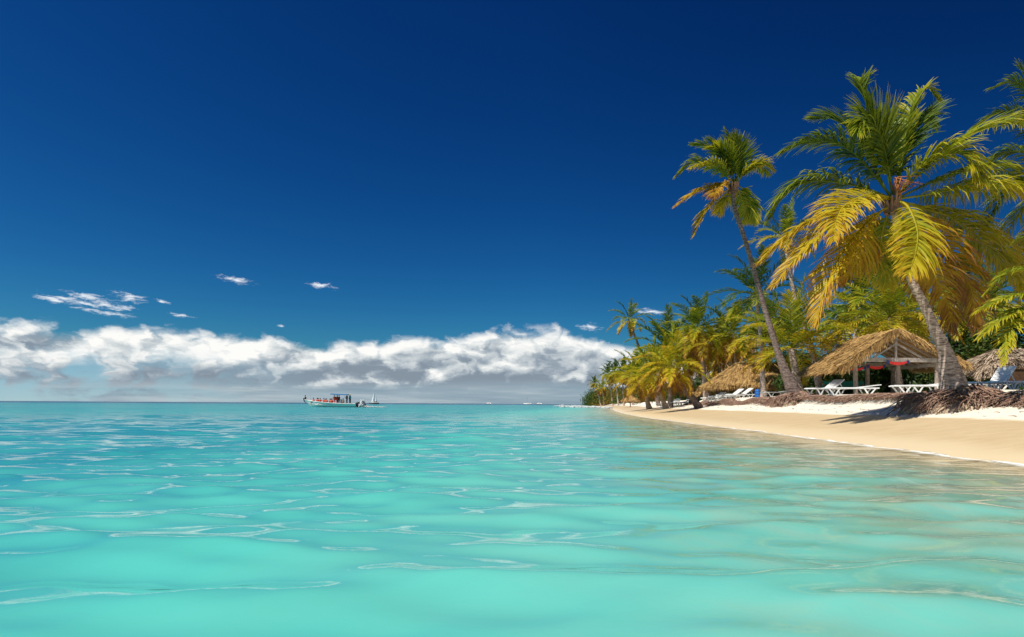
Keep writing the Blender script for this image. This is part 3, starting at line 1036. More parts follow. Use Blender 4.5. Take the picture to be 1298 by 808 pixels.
# palms whose trunks stand outside the frame on the right
right_low = [
    ([(1345, 378), (1310, 372), (1270, 380), (1234, 398)], .40, -.4, {'droop': .9}),
    ([(1345, 384), (1305, 390), (1270, 405), (1240, 430)], .42, -.8, {'droop': .9}),
    ([(1345, 388), (1300, 400), (1278, 425), (1272, 462)], .48, -1.0, {'droop': .6}),
    ([(1345, 372), (1315, 345), (1280, 345), (1250, 372)], .34, .6, {'droop': .9}),
    ([(1345, 370), (1340, 330), (1310, 300), (1280, 310)], .3, .6, {'droop': .8}),
    ([(1345, 374), (1385, 345), (1420, 350), (1450, 380)], .3, .3, {}),
    ([(1345, 384), (1390, 390), (1420, 420), (1440, 460)], .5, .3, {}),
]
traced_palm('young palm at the right edge, only its drooping yellow-green leaves in view', 17.0, [(1352, 505), (1350, 450), (1346, 385)], [.3, .22, .2], right_low, (0, 0, 1), M_TRUNK, .62, 70, .022, .035)
right_high = [
    ([(1350, 215), (1310, 165), (1275, 142), (1237, 160)], .14, .4, {'droop': .8}),
    ([(1350, 212), (1320, 135), (1290, 105), (1258, 112)], .16, .3, {'droop': .7}),
    ([(1350, 215), (1325, 150), (1310, 105), (1290, 82)], .2, .6, {'wind': .5}),
    ([(1350, 225), (1310, 225), (1270, 250), (1248, 290)], .28, -.4, {'droop': 1.1}),
    ([(1350, 228), (1310, 250), (1280, 290), (1268, 340)], .42, .2, {'droop': 1.1}),
    ([(1350, 232), (1325, 270), (1305, 320), (1296, 380)], .55, -.4, {'droop': 1.0}),
    ([(1350, 218), (1305, 195), (1270, 195), (1240, 225)], .22, .9, {'droop': 1.0}),
    ([(1350, 215), (1390, 150), (1430, 140), (1470, 170)], .2, .3, {}),
    ([(1350, 225), (1400, 230), (1440, 260), (1470, 310)], .3, .3, {}),
    ([(1350, 228), (1370, 290), (1385, 340), (1390, 390)], .6, .3, {}),
]
traced_palm('dark windblown palm at the right edge, only leaf tips in view', 20.0, [(1400, 495), (1385, 400), (1365, 300), (1350, 218)], [.5, .3, .24, .2], right_high, (0, 0, 1), M_TRUNK, .95, 84, .024, .045)

for i, (lab, px, py, D, L, hl, ag) in enumerate([
        ('tiny lone palm poking up over the left end of the far headland', 753.5, 486, 235, 3.4, 762, .30), ('palm with two pale leaning trunks near it at the tip of the sand', 771, 474, 190, 4.2, 777, .22),
        ('far dark palm second from the tip of the sand, over pale leaning trunks', 779, 471, 175, 4.2, 784, .18), ('far dark full-crowned palm where the cloud bank meets the grove', 788, 470, 150, 4.2, 791, .24),
        ('far olive palm right above the tiny thatched parasol', 799, 474, 128, 4.0, 803, .38), ('far low palm with rusty leaves close to the tip of the sand', 763, 492, 215, 4.2, 766, .5)]):
    y0 = H + (513 - py) * D / FPX
    palm(lab, [(hl, 511), ((hl + px) / 2, (511 + py) / 2), (px, py)], D, 20, L, ag, .4, (.22, .16), parts=False, leaflets=24, width=.11, low=-60, seed=60 + i, foot=False)

# the grove behind: palms that nothing tells apart
grove = np.random.default_rng(21)
gl_label = 'coconut palm in the dense grove behind the beach'
cnt = 0
tries = 0
spots = []
while cnt < 62 and tries < 4000:
    tries += 1
    y = float(grove.choice([grove.uniform(48, 120), grove.uniform(100, 210), grove.uniform(190, 285)], p=[.42, .34, .24]))
    s_ = grove.uniform(9, 15 + y * .11) if y > 90 else grove.uniform(13, 38)
    x = float(shore_x(y)) + s_
    px = CX + FPX * x / y
    if px > 1330 or px < 742:
        continue
    if min([math.hypot(x - a, y - b) for a, b in spots] + [99]) < 3.6:
        continue
    # silhouette of the grove in the photograph
    lim = np.interp(px, [740, 752, 765, 780, 800, 830, 870, 920, 960, 1100, 1330], [496, 488, 478, 468, 462, 440, 425, 405, 385, 365, 350])
    zt = H + (514 - lim) * y / FPX
    zc = min(zt - 1.6 - grove.uniform(0, 2.6), 11)
    g0 = gz(x, y)
    if zc < g0 + 2.2:
        zc = g0 + grove.uniform(1.8, 2.8)
        if zc + 1.5 > zt + .8:
            continue
    spots.append((x, y))
    lean = grove.uniform(-2.2, .5)
    root = thing('palm_tree', gl_label, 'palm', (x, y, g0), 0, 'palms of the grove behind the beach')
    rng = np.random.default_rng(500 + cnt)
    hh = zc - g0
    r0 = grove.uniform(.12, .17)
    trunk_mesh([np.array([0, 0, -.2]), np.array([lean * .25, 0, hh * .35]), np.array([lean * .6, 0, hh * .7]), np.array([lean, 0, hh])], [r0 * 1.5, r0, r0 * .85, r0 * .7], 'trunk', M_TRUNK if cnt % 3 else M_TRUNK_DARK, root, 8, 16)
    v, q, a = join(crown_leaves(np.array([lean, 0, hh]), 20, grove.uniform(3.0, 3.9), rng, grove.uniform(.20, .55), .5, 26, 2, .06 if y < 110 else .09, .35, .6, -65))
    quads('crown', v, q, M_LEAF, root, {'age': a})
    cnt += 1


# ---------------------------------------------------------------- broad-leaved shrubs and trees behind
def bush(label, c, size, n, leaf, age, seed, name='shrub', cat='shrub', group=None, trunk=0.0):
    rng = np.random.default_rng(900 + seed)
    root = thing(name, label, cat, c, 0, group)
    K = max(7, int(9 * size[0] * size[2] / 6))
    cl = rng.normal(0, 1, (K, 3))
    cl = unit(cl) * rng.uniform(.2, 1, (K, 1)) ** .5
    cl[:, 2] = np.abs(cl[:, 2]) * .95 - .05
    cl = cl * np.array(size) * .82 + np.array([0, 0, trunk])
    cr = rng.uniform(.28, .50, K) * min(size)
    w_ = rng.integers(0, K, n)
    off = unit(rng.normal(0, 1, (n, 3))) * (rng.random((n, 1)) ** .45) * cr[w_][:, None]
    P = cl[w_] + off
    P[:, 2] = np.maximum(P[:, 2], .02)
    nrm = unit(off + rng.normal(0, .35, (n, 3)) * cr[w_][:, None] + np.array([0, 0, .15]))
    t = unit(np.cross(nrm, rng.normal(0, 1, (n, 3))))
    b = np.cross(nrm, t)
    l = leaf * rng.uniform(.6, 1.3, (n, 1))
    wd = l * .42
    bend = nrm * l * -.22
    V = np.stack([P - t * l, P + b * wd, P + t * l + bend, P - b * wd], 1).reshape(-1, 3)
    Q = np.arange(n * 4).reshape(n, 4)
    A = np.repeat(np.clip(age + rng.normal(0, .16, n) + rng.normal(0, .15, K)[w_], 0, 1), 4)
    quads('foliage', V, Q, M_BUSH, root, {'age': A}, smooth=False)
    paths, rr = [], []
    for k_ in range(min(K, 14)):
        e = cl[k_]
        paths.append(np.array([[rng.normal(0, .06), rng.normal(0, .06), -.15], [e[0] * .3, e[1] * .3, e[2] * .45], e]))
        rr.append(.035 * max(1, size[2] / 2))
    v, q = tubes(paths, rr, 5)
    quads('stem', v, q, M_TRUNK_DARK, root)
    return root


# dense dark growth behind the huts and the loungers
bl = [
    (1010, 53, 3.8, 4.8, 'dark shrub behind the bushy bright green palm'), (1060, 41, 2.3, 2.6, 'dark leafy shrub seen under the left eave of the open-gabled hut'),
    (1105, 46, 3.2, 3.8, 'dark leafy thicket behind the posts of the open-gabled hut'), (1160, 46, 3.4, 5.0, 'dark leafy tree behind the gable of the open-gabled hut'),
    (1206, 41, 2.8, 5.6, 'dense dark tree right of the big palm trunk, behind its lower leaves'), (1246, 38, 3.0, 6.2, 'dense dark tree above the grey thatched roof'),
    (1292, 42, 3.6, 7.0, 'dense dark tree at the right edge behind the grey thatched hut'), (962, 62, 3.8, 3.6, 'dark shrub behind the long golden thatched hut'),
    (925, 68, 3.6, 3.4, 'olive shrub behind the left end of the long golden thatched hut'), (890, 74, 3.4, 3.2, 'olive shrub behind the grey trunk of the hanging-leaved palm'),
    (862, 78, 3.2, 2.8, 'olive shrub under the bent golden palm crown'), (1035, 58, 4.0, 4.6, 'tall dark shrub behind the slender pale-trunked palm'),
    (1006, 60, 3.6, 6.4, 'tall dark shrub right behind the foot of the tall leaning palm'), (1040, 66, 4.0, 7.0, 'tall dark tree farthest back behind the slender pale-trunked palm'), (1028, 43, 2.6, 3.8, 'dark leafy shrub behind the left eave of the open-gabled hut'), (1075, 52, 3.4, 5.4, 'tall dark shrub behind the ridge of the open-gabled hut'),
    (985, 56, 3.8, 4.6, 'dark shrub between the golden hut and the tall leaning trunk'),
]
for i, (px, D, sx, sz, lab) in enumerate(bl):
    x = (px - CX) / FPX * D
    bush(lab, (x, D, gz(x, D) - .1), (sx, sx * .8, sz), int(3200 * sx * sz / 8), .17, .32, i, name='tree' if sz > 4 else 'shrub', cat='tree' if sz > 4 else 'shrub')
# shore growth out to the headland
cnt = 0
hd = np.random.default_rng(33)
for i in range(46):
    y = float(np.interp(i + hd.uniform(0, .9), [0, 10, 26, 46], [80, 130, 215, 300]))
    s_ = hd.uniform(8.0, 12) if i % 2 else hd.uniform(12, 20)
    if y > 235:
        s_ = hd.uniform(2.5, 12)
    x = float(shore_x(y)) + s_
    sz = hd.uniform(1.4, 2.8) * (1.0 if y < 130 else 1.7 if y < 200 else 2.9)
    sx = sz * hd.uniform(.9, 1.5)
    bush('leafy shrub in the green fringe at the far end of the beach', (x, y, gz(x, y) - .1), (sx, sx, sz), int(650 * sz), .20 + y * .0006, hd.uniform(.25, .85), 40 + i, group='shrubs in the far beach fringe')

for i in range(20):
    y = 52 + i * 3.4 + hd.uniform(-1, 1)
    x = float(shore_x(y)) + hd.uniform(15, 24)
    sz = hd.uniform(2.2, 3.4)
    bush('dark undergrowth shrub between the palm trunks of the grove', (x, y, gz(x, y) - .1), (sz * 1.2, sz * 1.2, sz), int(800 * sz), .17, hd.uniform(.15, .6), 120 + i, group='undergrowth of the palm grove')

# ---------------------------------------------------------------- root banks along the step in the sand
def root_bank(label, y0, y1, s0, s1, n, seed, height=.34):
    rng = np.random.default_rng(seed)
    paths, rr = [], []
    for i in range(n):
        t = rng.uniform(0, 1)
        y = y0 + (y1 - y0) * t
        s_ = s0 + (s1 - s0) * t + rng.normal(0, .09) - .12
        x = float(shore_x(y)) + s_
        z = gz(x + .25, y) + .06
        hgt = height * (0.5 + .5 * math.sin(PI * min(1, max(0, t)))) * rng.uniform(.55, 1.1)
        dx_, dy_ = rng.normal(-.30, .14), rng.normal(0, .22)
        paths.append(np.array([[x + .20, y - dy_ * .3, z - .05], [x + .06, y, z - .015], [x + dx_ * .4, y + dy_ * .5, z - hgt * .35], [x + dx_ * .8, y + dy_, z - hgt * .75], [x + dx_, y + dy_ * 1.2, z - hgt]]))
        rr.append(rng.uniform(.009, .024))
    v, q = tubes(paths, rr)
    o = quads('exposed_roots', v, q, M_ROOT)
    return tag(o, label, 'roots', None, 'stuff')


root_bank('brown roots hanging from the sand step between the two nearest palm feet', 19.5, 30.5, 6.3, 6.2, 1000, 1, .26)
root_bank('fringe of brown roots along the sand step below the long golden thatched hut', 32, 46, 6.2, 6.0, 1300, 2, .45)
root_bank('fringe of brown roots spreading right from the mound of the big palm', 14.2, 18.0, 6.3, 6.0, 750, 3, .36)
root_bank('brown roots at the sand step beyond the bent golden palm', 46, 58, 6.0, 6.0, 600, 4, .45)


# twigs, dry leaf bits and weed washed up on the dry sand
lr = np.random.default_rng(77)
paths, rr = [], []
for i in range(240):
    y = lr.uniform(13, 60)
    s_ = abs(lr.normal(0, .9)) + 4.2 if i % 3 else lr.uniform(6.8, 10)
    x = float(shore_x(y)) + s_
    z = gz(x, y) + .012
    a, l = lr.uniform(0, PI), lr.uniform(.02, .10) * (2.0 if i % 17 == 0 else 1)
    dx_, dy_ = math.cos(a) * l, math.sin(a) * l
    paths.append(np.array([[x - dx_, y - dy_, z], [x + lr.normal(0, .02), y + lr.normal(0, .02), z + lr.uniform(0, .02)], [x + dx_, y + dy_, z + lr.uniform(-.005, .02)]]))
    rr.append(lr.uniform(.005, .014))
v, q = tubes(paths, rr)
tag(quads('beach_litter', v, q, M_ROOT), 'scattered twigs and dry leaf bits washed up on the pale sand', 'beach litter', None, 'stuff')

# ---------------------------------------------------------------- thatch
def thatch_material(name, stops):
    m, g = newmat(name)
    a = g.attr('age')
    pos = g.new('ShaderNodeNewGeometry').outputs['Position']
    n = g.noise(pos, 3.5, 4, 0.6)
    f = g.m('ADD', g.m('MULTIPLY', a, 0.75), g.m('MULTIPLY', g.m('SUBTRACT', n, 0.36), 0.9), clamp=True)
    p = g.new('ShaderNodeBsdfPrincipled', Base_Color=g.ramp(f, stops), Roughness=0.75)
    p.inputs['Specular IOR Level'].default_value = 0.25
    g.out(p.outputs[0])
    return m


M_THATCH = thatch_material('straw_thatch', [(0.0, (.13, .07, .03)), (0.35, (.36, .21, .075)), (0.7, (.57, .36, .13)), (1.0, (.72, .53, .25))])
M_THATCH_GREY = thatch_material('weathered_thatch', [(0.0, (.13, .09, .06)), (0.4, (.30, .22, .15)), (0.7, (.46, .36, .26)), (1.0, (.62, .52, .40))])
M_WOOD_GREY = simple('weathered_wood', (.40, .35, .30), 0.85, 0.3, 7, 0.01)
M_WOOD_BROWN = simple('brown_wood', (.22, .13, .08), 0.85, 0.3, 7, 0.01)
M_WOOD_POST = simple('grey_brown_wood', (.27, .215, .175), 0.85, 0.35, 7, 0.01)
M_RED = simple('red_cloth', (.55, .03, .025), 0.8, 0.15, 4)
M_NAVY = simple('navy_cloth', (.02, .03, .12), 0.8, 0.2, 4)
M_TEAL = simple('green_tarp', (.015, .22, .17), 0.6, 0.25, 3)
M_PLASTIC = simple('white_plastic', (.78, .79, .78), 0.35, 0.06, 5, 0, 0.5)
M_BARREL = simple('blue_plastic', (.015, .12, .42), 0.4, 0.15, 5)
M_WHITE_CLOTH = simple('pale_table_top', (.70, .68, .62), 0.6, 0.1, 5)


def straw(patches, n, rng, L=.55, wd=.022, thick=.10, fringe=.35, fr_n=260):
    """straw laid down a set of roof faces (TL, TR, BL, BR), with a ragged fringe at the eaves"""
    V, Q, A, b = [], [], [], 0
    areas = []
    for TL, TR, BL, BR in patches:
        areas.append((np.linalg.norm(np.subtract(TR, TL)) + np.linalg.norm(np.subtract(BR, BL))) / 2 * np.linalg.norm(np.subtract(BL, TL)))
    tot = sum(areas)
    ctr = np.mean([np.mean(p, axis=0) for p in patches], axis=0)
    for P, ar in zip(patches, areas):
        TL, TR, BL, BR = [np.asarray(p, float) for p in P]
        m = max(20, int(n * ar / tot))
        u = rng.random(m)
        v = rng.random(m) ** .9
        f_m = int(fr_n * np.linalg.norm(BR - BL))
        u = np.concatenate([u, rng.random(f_m)])
        v = np.concatenate([v, rng.uniform(.93, 1.0, f_m)])
        isf = np.concatenate([np.zeros(m), np.ones(f_m)])[:, None]
        u_, v_ = u[:, None], v[:, None]
        p = (TL * (1 - u_) + TR * u_) * (1 - v_) + (BL * (1 - u_) + BR * u_) * v_
        dn = unit((BL * (1 - u_) + BR * u_) - (TL * (1 - u_) + TR * u_))
        ac = unit(np.broadcast_to(BR - BL, p.shape))
        nn = np.cross(ac, dn)
        sgn = np.sign((nn[0] @ (p[0] - ctr)) or 1)
        if nn[:, 2].mean() < 0:
            nn = -nn
        dn = unit(dn + ac * rng.normal(0, .22, (len(p), 1)) + nn * rng.normal(0.03, .10, (len(p), 1)) - np.array([0, 0, 1.0]) * isf * rng.uniform(.3, 1.4, (len(p), 1)))
        l = L * rng.uniform(.5, 1.25, (len(p), 1)) * (1 - isf) + isf * fringe * rng.uniform(.5, 1.4, (len(p), 1))
        w_ = unit(np.cross(dn, nn) + nn * rng.normal(0, .3, (len(p), 1))) * wd * rng.uniform(.5, 1.5, (len(p), 1))
        p0 = p + nn * (thick * rng.uniform(.5, 1.1, (len(p), 1)) + .03 * np.sin(v_ * 22 + 3 * u_))
        p1 = p0 + dn * l
        quad_ = np.stack([p0 - w_, p0 + w_, p1 + w_ * .5, p1 - w_ * .5], 1)
        V.append(quad_.reshape(-1, 3))
        Q.append(np.arange(len(p) * 4).reshape(-1, 4) + b)
        A.append(np.repeat(np.clip(rng.normal(.5, .22, len(p)), 0, 1), 4))
        b += len(p) * 4
        # the packed body under the straw
        up_ = nn.mean(0) * thick * .55
        C = [TL, TR, BL, BR]
        body = np.array([c + up_ for c in C] + [c - nn.mean(0) * .03 for c in C])
        V.append(body)
        Q.append(np.array([[0, 1, 3, 2], [4, 6, 7, 5], [0, 2, 6, 4], [1, 5, 7, 3], [2, 3, 7, 6], [0, 4, 5, 1]]) + b)
        A.append(np.full(8, .25))
        b += 8
    return np.concatenate(V), np.concatenate(Q), np.concatenate(A)


def loc_of(base):
    return lambda p: np.array(p) - np.array(base)


# open-gabled hut: ridge runs away from the water, gable towards the camera
D1 = 30.0
ap = at(1138, 419, D1)
ax, az_ = ap.x, ap.z
g1 = gz(ax, D1 + 1.5)
hut = thing('thatched_hut', 'open-gabled thatched hut with grey posts and red bunting on its beam', 'hut', (ax, D1, g1))
rz_ = az_ - g1                       # ridge height
eL, eR = at(1066, 468, D1), at(1222, 463, D1)
lx, lz = eL.x - ax, eL.z - g1
rx, rz2 = eR.x - ax, eR.z - g1
LEN = 3.9
rng1 = np.random.default_rng(3)
pl = [((0, 0, rz_), (0, LEN, rz_ - .05), (lx, -.15, lz), (lx, LEN + .2, lz)), ((0, 0, rz_), (0, LEN, rz_ - .05), (rx, -.15, rz2), (rx, LEN + .2, rz2))]
v, q, a = straw(pl, 14000, rng1, .6, .015, .12, .30, 380)
roof = quads('thatched_roof', v, q, M_THATCH, hut, {'age': a}, smooth=False)
# ragged straw along the gable edges
V, Q, A = [], [], []
for sgn, ex, ez in ((-1, lx, lz), (1, rx, rz2)):
    n = 900
    t = rng1.random(n)[:, None]
    p0 = np.array([0, -.05, rz_ + .05]) * (1 - t) + np.array([ex, -.2, ez + .05]) * t + rng1.normal(0, .05, (n, 3))
    d = unit(np.array([[sgn * .5, -.25, -1.0]]) + rng1.normal(0, .25, (n, 3)))
    p1 = p0 + d * rng1.uniform(.15, .50, (n, 1))
    w_ = unit(np.cross(d, np.array([0, 1, .2]))) * .018
    V.append(np.stack([p0 - w_, p0 + w_, p1 + w_ * .5, p1 - w_ * .5], 1).reshape(-1, 3))
    A.append(np.repeat(np.clip(rng1.normal(.4, .2, n), 0, 1), 4))
V = np.concatenate(V)
quads('gable_fringe', V, np.arange(len(V)).reshape(-1, 4), M_THATCH, roof, {'age': np.concatenate(A)}, smooth=False)
bz = at(1138, 456, D1).z - g1
xl, xr = at(1086, 460, D1).x - ax, at(1190, 460, D1).x - ax
MB().bar((xl - .25, .12, bz), (xr + .25, .12, bz - .02), .10, .20).build('beam', M_WOOD_GREY, hut, bevel=.01)
MB().bar((xl - .25, LEN - .3, bz), (xr + .25, LEN - .3, bz - .02), .10, .20).build('beam', M_WOOD_GREY, hut, bevel=.01)
MB().bar((xl, 0, bz - .22), (xl, LEN, bz - .22), .10, .16).build('beam', M_WOOD_GREY, hut, bevel=.01)
MB().bar((xr, 0, bz - .22), (xr, LEN, bz - .22), .10, .16).build('beam', M_WOOD_GREY, hut, bevel=.01)
MB().tube([(-.02, .12, bz), (0, .12, rz_ - .05)], .06, 7).build('king_post', M_WOOD_GREY, hut)
for xx, yy, lean in ((xl, .12, .05), (1.6 + xl, 1.9, 0), (xl + 2.35, .6, -.03), (xr, .12, .0), (xl, LEN - .3, 0), (xr, LEN - .3, 0)):
    MB().tube([(xx + lean, yy, -.4), (xx, yy, 1.0), (xx, yy, bz - .1)], [.11, .10, .085], 9).build('post', M_WOOD_POST, hut, True)
for k_ in range(7):
    yy = .25 + k_ * (LEN - .5) / 6
    MB().bar((-.04, yy, rz_ - .10), (lx * .97, yy, lz - .02), .07, .08).build('rafter', M_WOOD_GREY, hut)
    MB().bar((.04, yy, rz_ - .10), (rx * .97, yy, rz2 - .02), .07, .08).build('rafter', M_WOOD_GREY, hut)
MB().bar((xl * .55, .12, bz + .1), (-.05, .12, rz_ - .65), .06, .07).build('brace', M_WOOD_GREY, hut)
MB().bar((xr * .62, .12, bz + .1), (.05, .12, rz_ - .65), .06, .07).build('brace', M_WOOD_GREY, hut)


def bunting(label, px0, px1, py, D, sag, mid, ends):
    a, b = at(px0, py, D), at(px1, py, D)
    root = thing('bunting', label, 'bunting', (a + b) / 2)
    vs, fs = [], []
    n = 12
    for y_ in (0, .03):
        for i in range(n + 1):
            t = i / n
            c = a.lerp(b, t) - (a + b) / 2
            z = -sag * 4 * t * (1 - t) * .35
            h = .05 + .09 * (4 * t * (1 - t)) ** .7
            vs += [(c.x, c.y + y_, c.z + z), (c.x, c.y + y_, c.z + z - h)]
    m_ = 2 * (n + 1)
    for o in (0, m_):
        for i in range(n):
            fs.append((o + 2 * i, o + 2 * i + 1, o + 2 * i + 3, o + 2 * i + 2))
    for i in range(n):
        fs += [(2 * i + 1, m_ + 2 * i + 1, m_ + 2 * i + 3, 2 * i + 3), (2 * i, 2 * i + 2, m_ + 2 * i + 2, m_ + 2 * i)]
    MB().add(vs, fs).build('cloth', M_RED, root)
    for e, s_ in ((a, 1), (b, -1)):
        c = e - (a + b) / 2
        MB().box((c.x + s_ * .03, c.y + .015, c.z - .06), (.12, .045, .16)).build('end_tie', M_NAVY, root)


bunting('longest red cloth swag tied to the front beam of the open-gabled hut', 1125, 1152, 457.5, D1 - .03, .2, M_RED, M_NAVY)
bunting('red cloth swag between the second and third posts inside the open-gabled hut', 1100, 1122, 463, D1 + .8, .2, M_RED, M_NAVY)
bunting('red cloth swag at the left eave of the open-gabled hut', 1074, 1097, 465, D1 + .6, .2, M_RED, M_NAVY)

# round-ended hut of golden thatch further along
D2 = 48.0
hc = at(955, 480, D2)
g2 = gz(hc.x, D2 + 1)
hut2 = thing('thatched_hut', 'long golden thatched hut with low hanging eaves, left of the tall leaning palm', 'hut', (hc.x, D2, g2))
zt = at(955, 460, D2).z - g2 - .05
ze = at(955, 488, D2).z - g2


def X2(px, D=D2):
    return (px - CX) / FPX * D - hc.x


rl, rr_ = X2(934, D2 + 1.9), X2(996, D2 + 1.9)
e = [(X2(911), .5, ze + .05), (X2(922), -.55, ze), (X2(1003), -.5, ze), (X2(1014), .6, ze + .05), (X2(1014), 3.6, ze), (X2(911), 3.6, ze)]
pl = [((rl, 1.9, zt), (rr_, 1.9, zt), e[1], e[2]), ((rl, 1.9, zt), (rl + .02, 1.9, zt), e[0], e[1]), ((rl, 1.9, zt), (rl, 1.92, zt), e[5], e[0]),
      ((rr_, 1.9, zt), (rr_, 1.88, zt), e[2], e[3]), ((rr_, 1.9, zt), (rr_, 1.92, zt), e[3], e[4]), ((rr_, 1.9, zt), (rl, 1.9, zt), e[4], e[5])]
v, q, a = straw(pl, 16000, np.random.default_rng(4), .6, .02, .15, .5, 400)
roof = quads('thatched_roof', v, q, M_THATCH, hut2, {'age': a}, smooth=False)
# ridge cap
v, q, a = straw([((rl - .1, 1.75, zt + .12), (rr_ + .1, 1.75, zt + .12), (rl - .2, 1.25, zt - .28), (rr_ + .2, 1.25, zt - .28)),
                 ((rl - .1, 1.95, zt + .12), (rr_ + .1, 1.95, zt + .12), (rl - .2, 2.5, zt - .28), (rr_ + .2, 2.5, zt - .28))], 1800, np.random.default_rng(5), .5, .028, .14, .3, 120)
quads('ridge_cap', v, q, M_THATCH, roof, {'age': a}, smooth=False)
for px, yy in ((924, .2), (938, .1), (962, .1), (985, .1), (1002, .3), (925, 3.2), (960, 3.2), (995, 3.2)):
    MB().tube([(X2(px), yy, -.3), (X2(px) + .04, yy, ze + .35)], [.09, .08], 8).build('post', M_WOOD_BROWN, hut2, True)
MB().bar((X2(916), .35, ze + .22), (X2(1010), .35, ze + .22), .1, .14).build('beam', M_WOOD_BROWN, hut2)

# grey thatched hut at the right edge
D3 = 29.0
hc3 = at(1300, 470, D3)
g3 = gz(hc3.x, D3 + 1)
hut3 = thing('thatched_hut', 'grey weathered thatched hut at the right edge behind the raised lounger', 'hut', (hc3.x, D3, g3))


def P3(px, py, D):
    p_ = at(px, py, D)
    return (p_.x - hc3.x, D - D3, p_.z - g3)


A3, B3 = P3(1262, 446, D3 + 1.8), P3(1420, 438, D3 + 1.8)
E0, E1, E2, E3 = P3(1224, 462, D3 + 3.2), P3(1246, 474, D3), P3(1282, 458, D3 - .4), P3(1440, 458, D3 - .4)
Eb = P3(1440, 470, D3 + 4)
pl = [(A3, tuple(np.add(A3, (.02, 0, 0))), E1, E2), (A3, tuple(np.add(A3, (0, .02, 0))), E0, E1), (tuple(np.add(A3, (.02, 0, 0))), B3, E2, E3), (B3, A3, Eb, E0)]
v, q, a = straw(pl, 9000, np.random.default_rng(6), .5, .024, .14, .42, 300)
quads('thatched_roof', v, q, M_THATCH_GREY, hut3, {'age': a}, smooth=False)
MB().bar(P3(1266, 466, D3 + .2), P3(1430, 466, D3 + .2), .1, .16).build('beam', M_WOOD_BROWN, hut3)
MB().bar(P3(1268, 478, D3 + .6), P3(1430, 478, D3 + .6), .08, .5).build('back_wall', M_WOOD_BROWN, hut3)
for px in (1268, 1330, 1400):
    c = P3(px, 470, D3 + .3)
    MB().tube([(c[0], c[1], -.3), (c[0], c[1], c[2])], .10, 8).build('post', M_WOOD_BROWN, hut3, True)
c = P3(1240, 470, D3 + 1.0)
MB().tube([(c[0], c[1], -.3), (c[0], c[1], c[2])], .06, 8).build('post', M_WHITE_CLOTH, hut3, True)


def parasol(label, px, py_top, D, r, h):
    x = (px - CX) / FPX * D
    g0 = gz(x, D)
    root = thing('thatched_parasol', label, 'parasol', (x, D, g0))
    zt_ = at(px, py_top, D).z - g0
    n = 10
    pl_ = []
    for i in range(n):
        a0, a1 = 2 * PI * i / n, 2 * PI * (i + 1) / n
        pl_.append(((0, 0, zt_), (.01 * math.cos(a1), .01 * math.sin(a1), zt_), (r * math.cos(a0), r * math.sin(a0), zt_ - h), (r * math.cos(a1), r * math.sin(a1), zt_ - h)))
    v, q, a = straw(pl_, 1600, np.random.default_rng(int(px)), .4, .035, .08, .3, 60)
    quads('thatch_cap', v, q, M_THATCH, root, {'age': a}, smooth=False)
    MB().tube([(0, 0, -.2), (0, 0, zt_ - .1)], .07, 8).build('pole', M_WOOD_BROWN, root, True)


parasol('small thatched parasol left of the long golden thatched hut, behind a grey palm trunk', 886, 490.5, 56, 1.15, .62)
parasol('tiny thatched parasol far along the beach beneath the yellow palm', 799, 501.5, 105, 1.5, .9)

# green tarp and picnic table behind the open-gabled hut's left eave
t0 = at(1068, 484, 33)
root = thing('green_tarp', 'teal green tarp stretched under the left eave of the open-gabled hut', 'tarp', (t0.x, 33, t0.z))
MB().add([(-1.0, -.1, 0), (1.1, -.1, .03), (1.2, .1, -.30), (-1.05, .1, -.32), (-1.0, -.05, 0), (1.1, -.05, .03), (1.2, .15, -.30), (-1.05, .15, -.32)], [(0, 1, 2, 3), (7, 6, 5, 4), (0, 4, 5, 1), (2, 6, 7, 3), (1, 5, 6, 2), (0, 3, 7, 4)]).build('sheet', M_TEAL, root)
for s_ in (-.95, 1.05):
    MB().tube([(s_, 0, .03), (s_, 0, gz(t0.x + s_, 33) - t0.z - .1)], .03, 6).build('pole', M_WOOD_BROWN, root)

bx = at(961, 500, 46.3)
g0 = gz(bx.x, 46.3)
hb = .62
root = thing('barrel', 'bright blue plastic barrel under the eave of the long golden thatched hut', 'barrel', (bx.x, 46.3, g0))
b_ = MB()
b_.lathe((0, 0, 0), [(.20, 0), (.23, .05), (.24, hb * .33), (.22, hb * .36), (.24, hb * .40), (.24, hb * .66), (.22, hb * .69), (.24, hb * .72), (.23, hb * .95), (.20, hb)], 20).build('body', M_BARREL, root, True)
MB().lathe((0, 0, hb), [(.195, 0), (.19, .025), (.17, .03), (.06, .031)], 20).build('lid', M_BARREL, root, True)


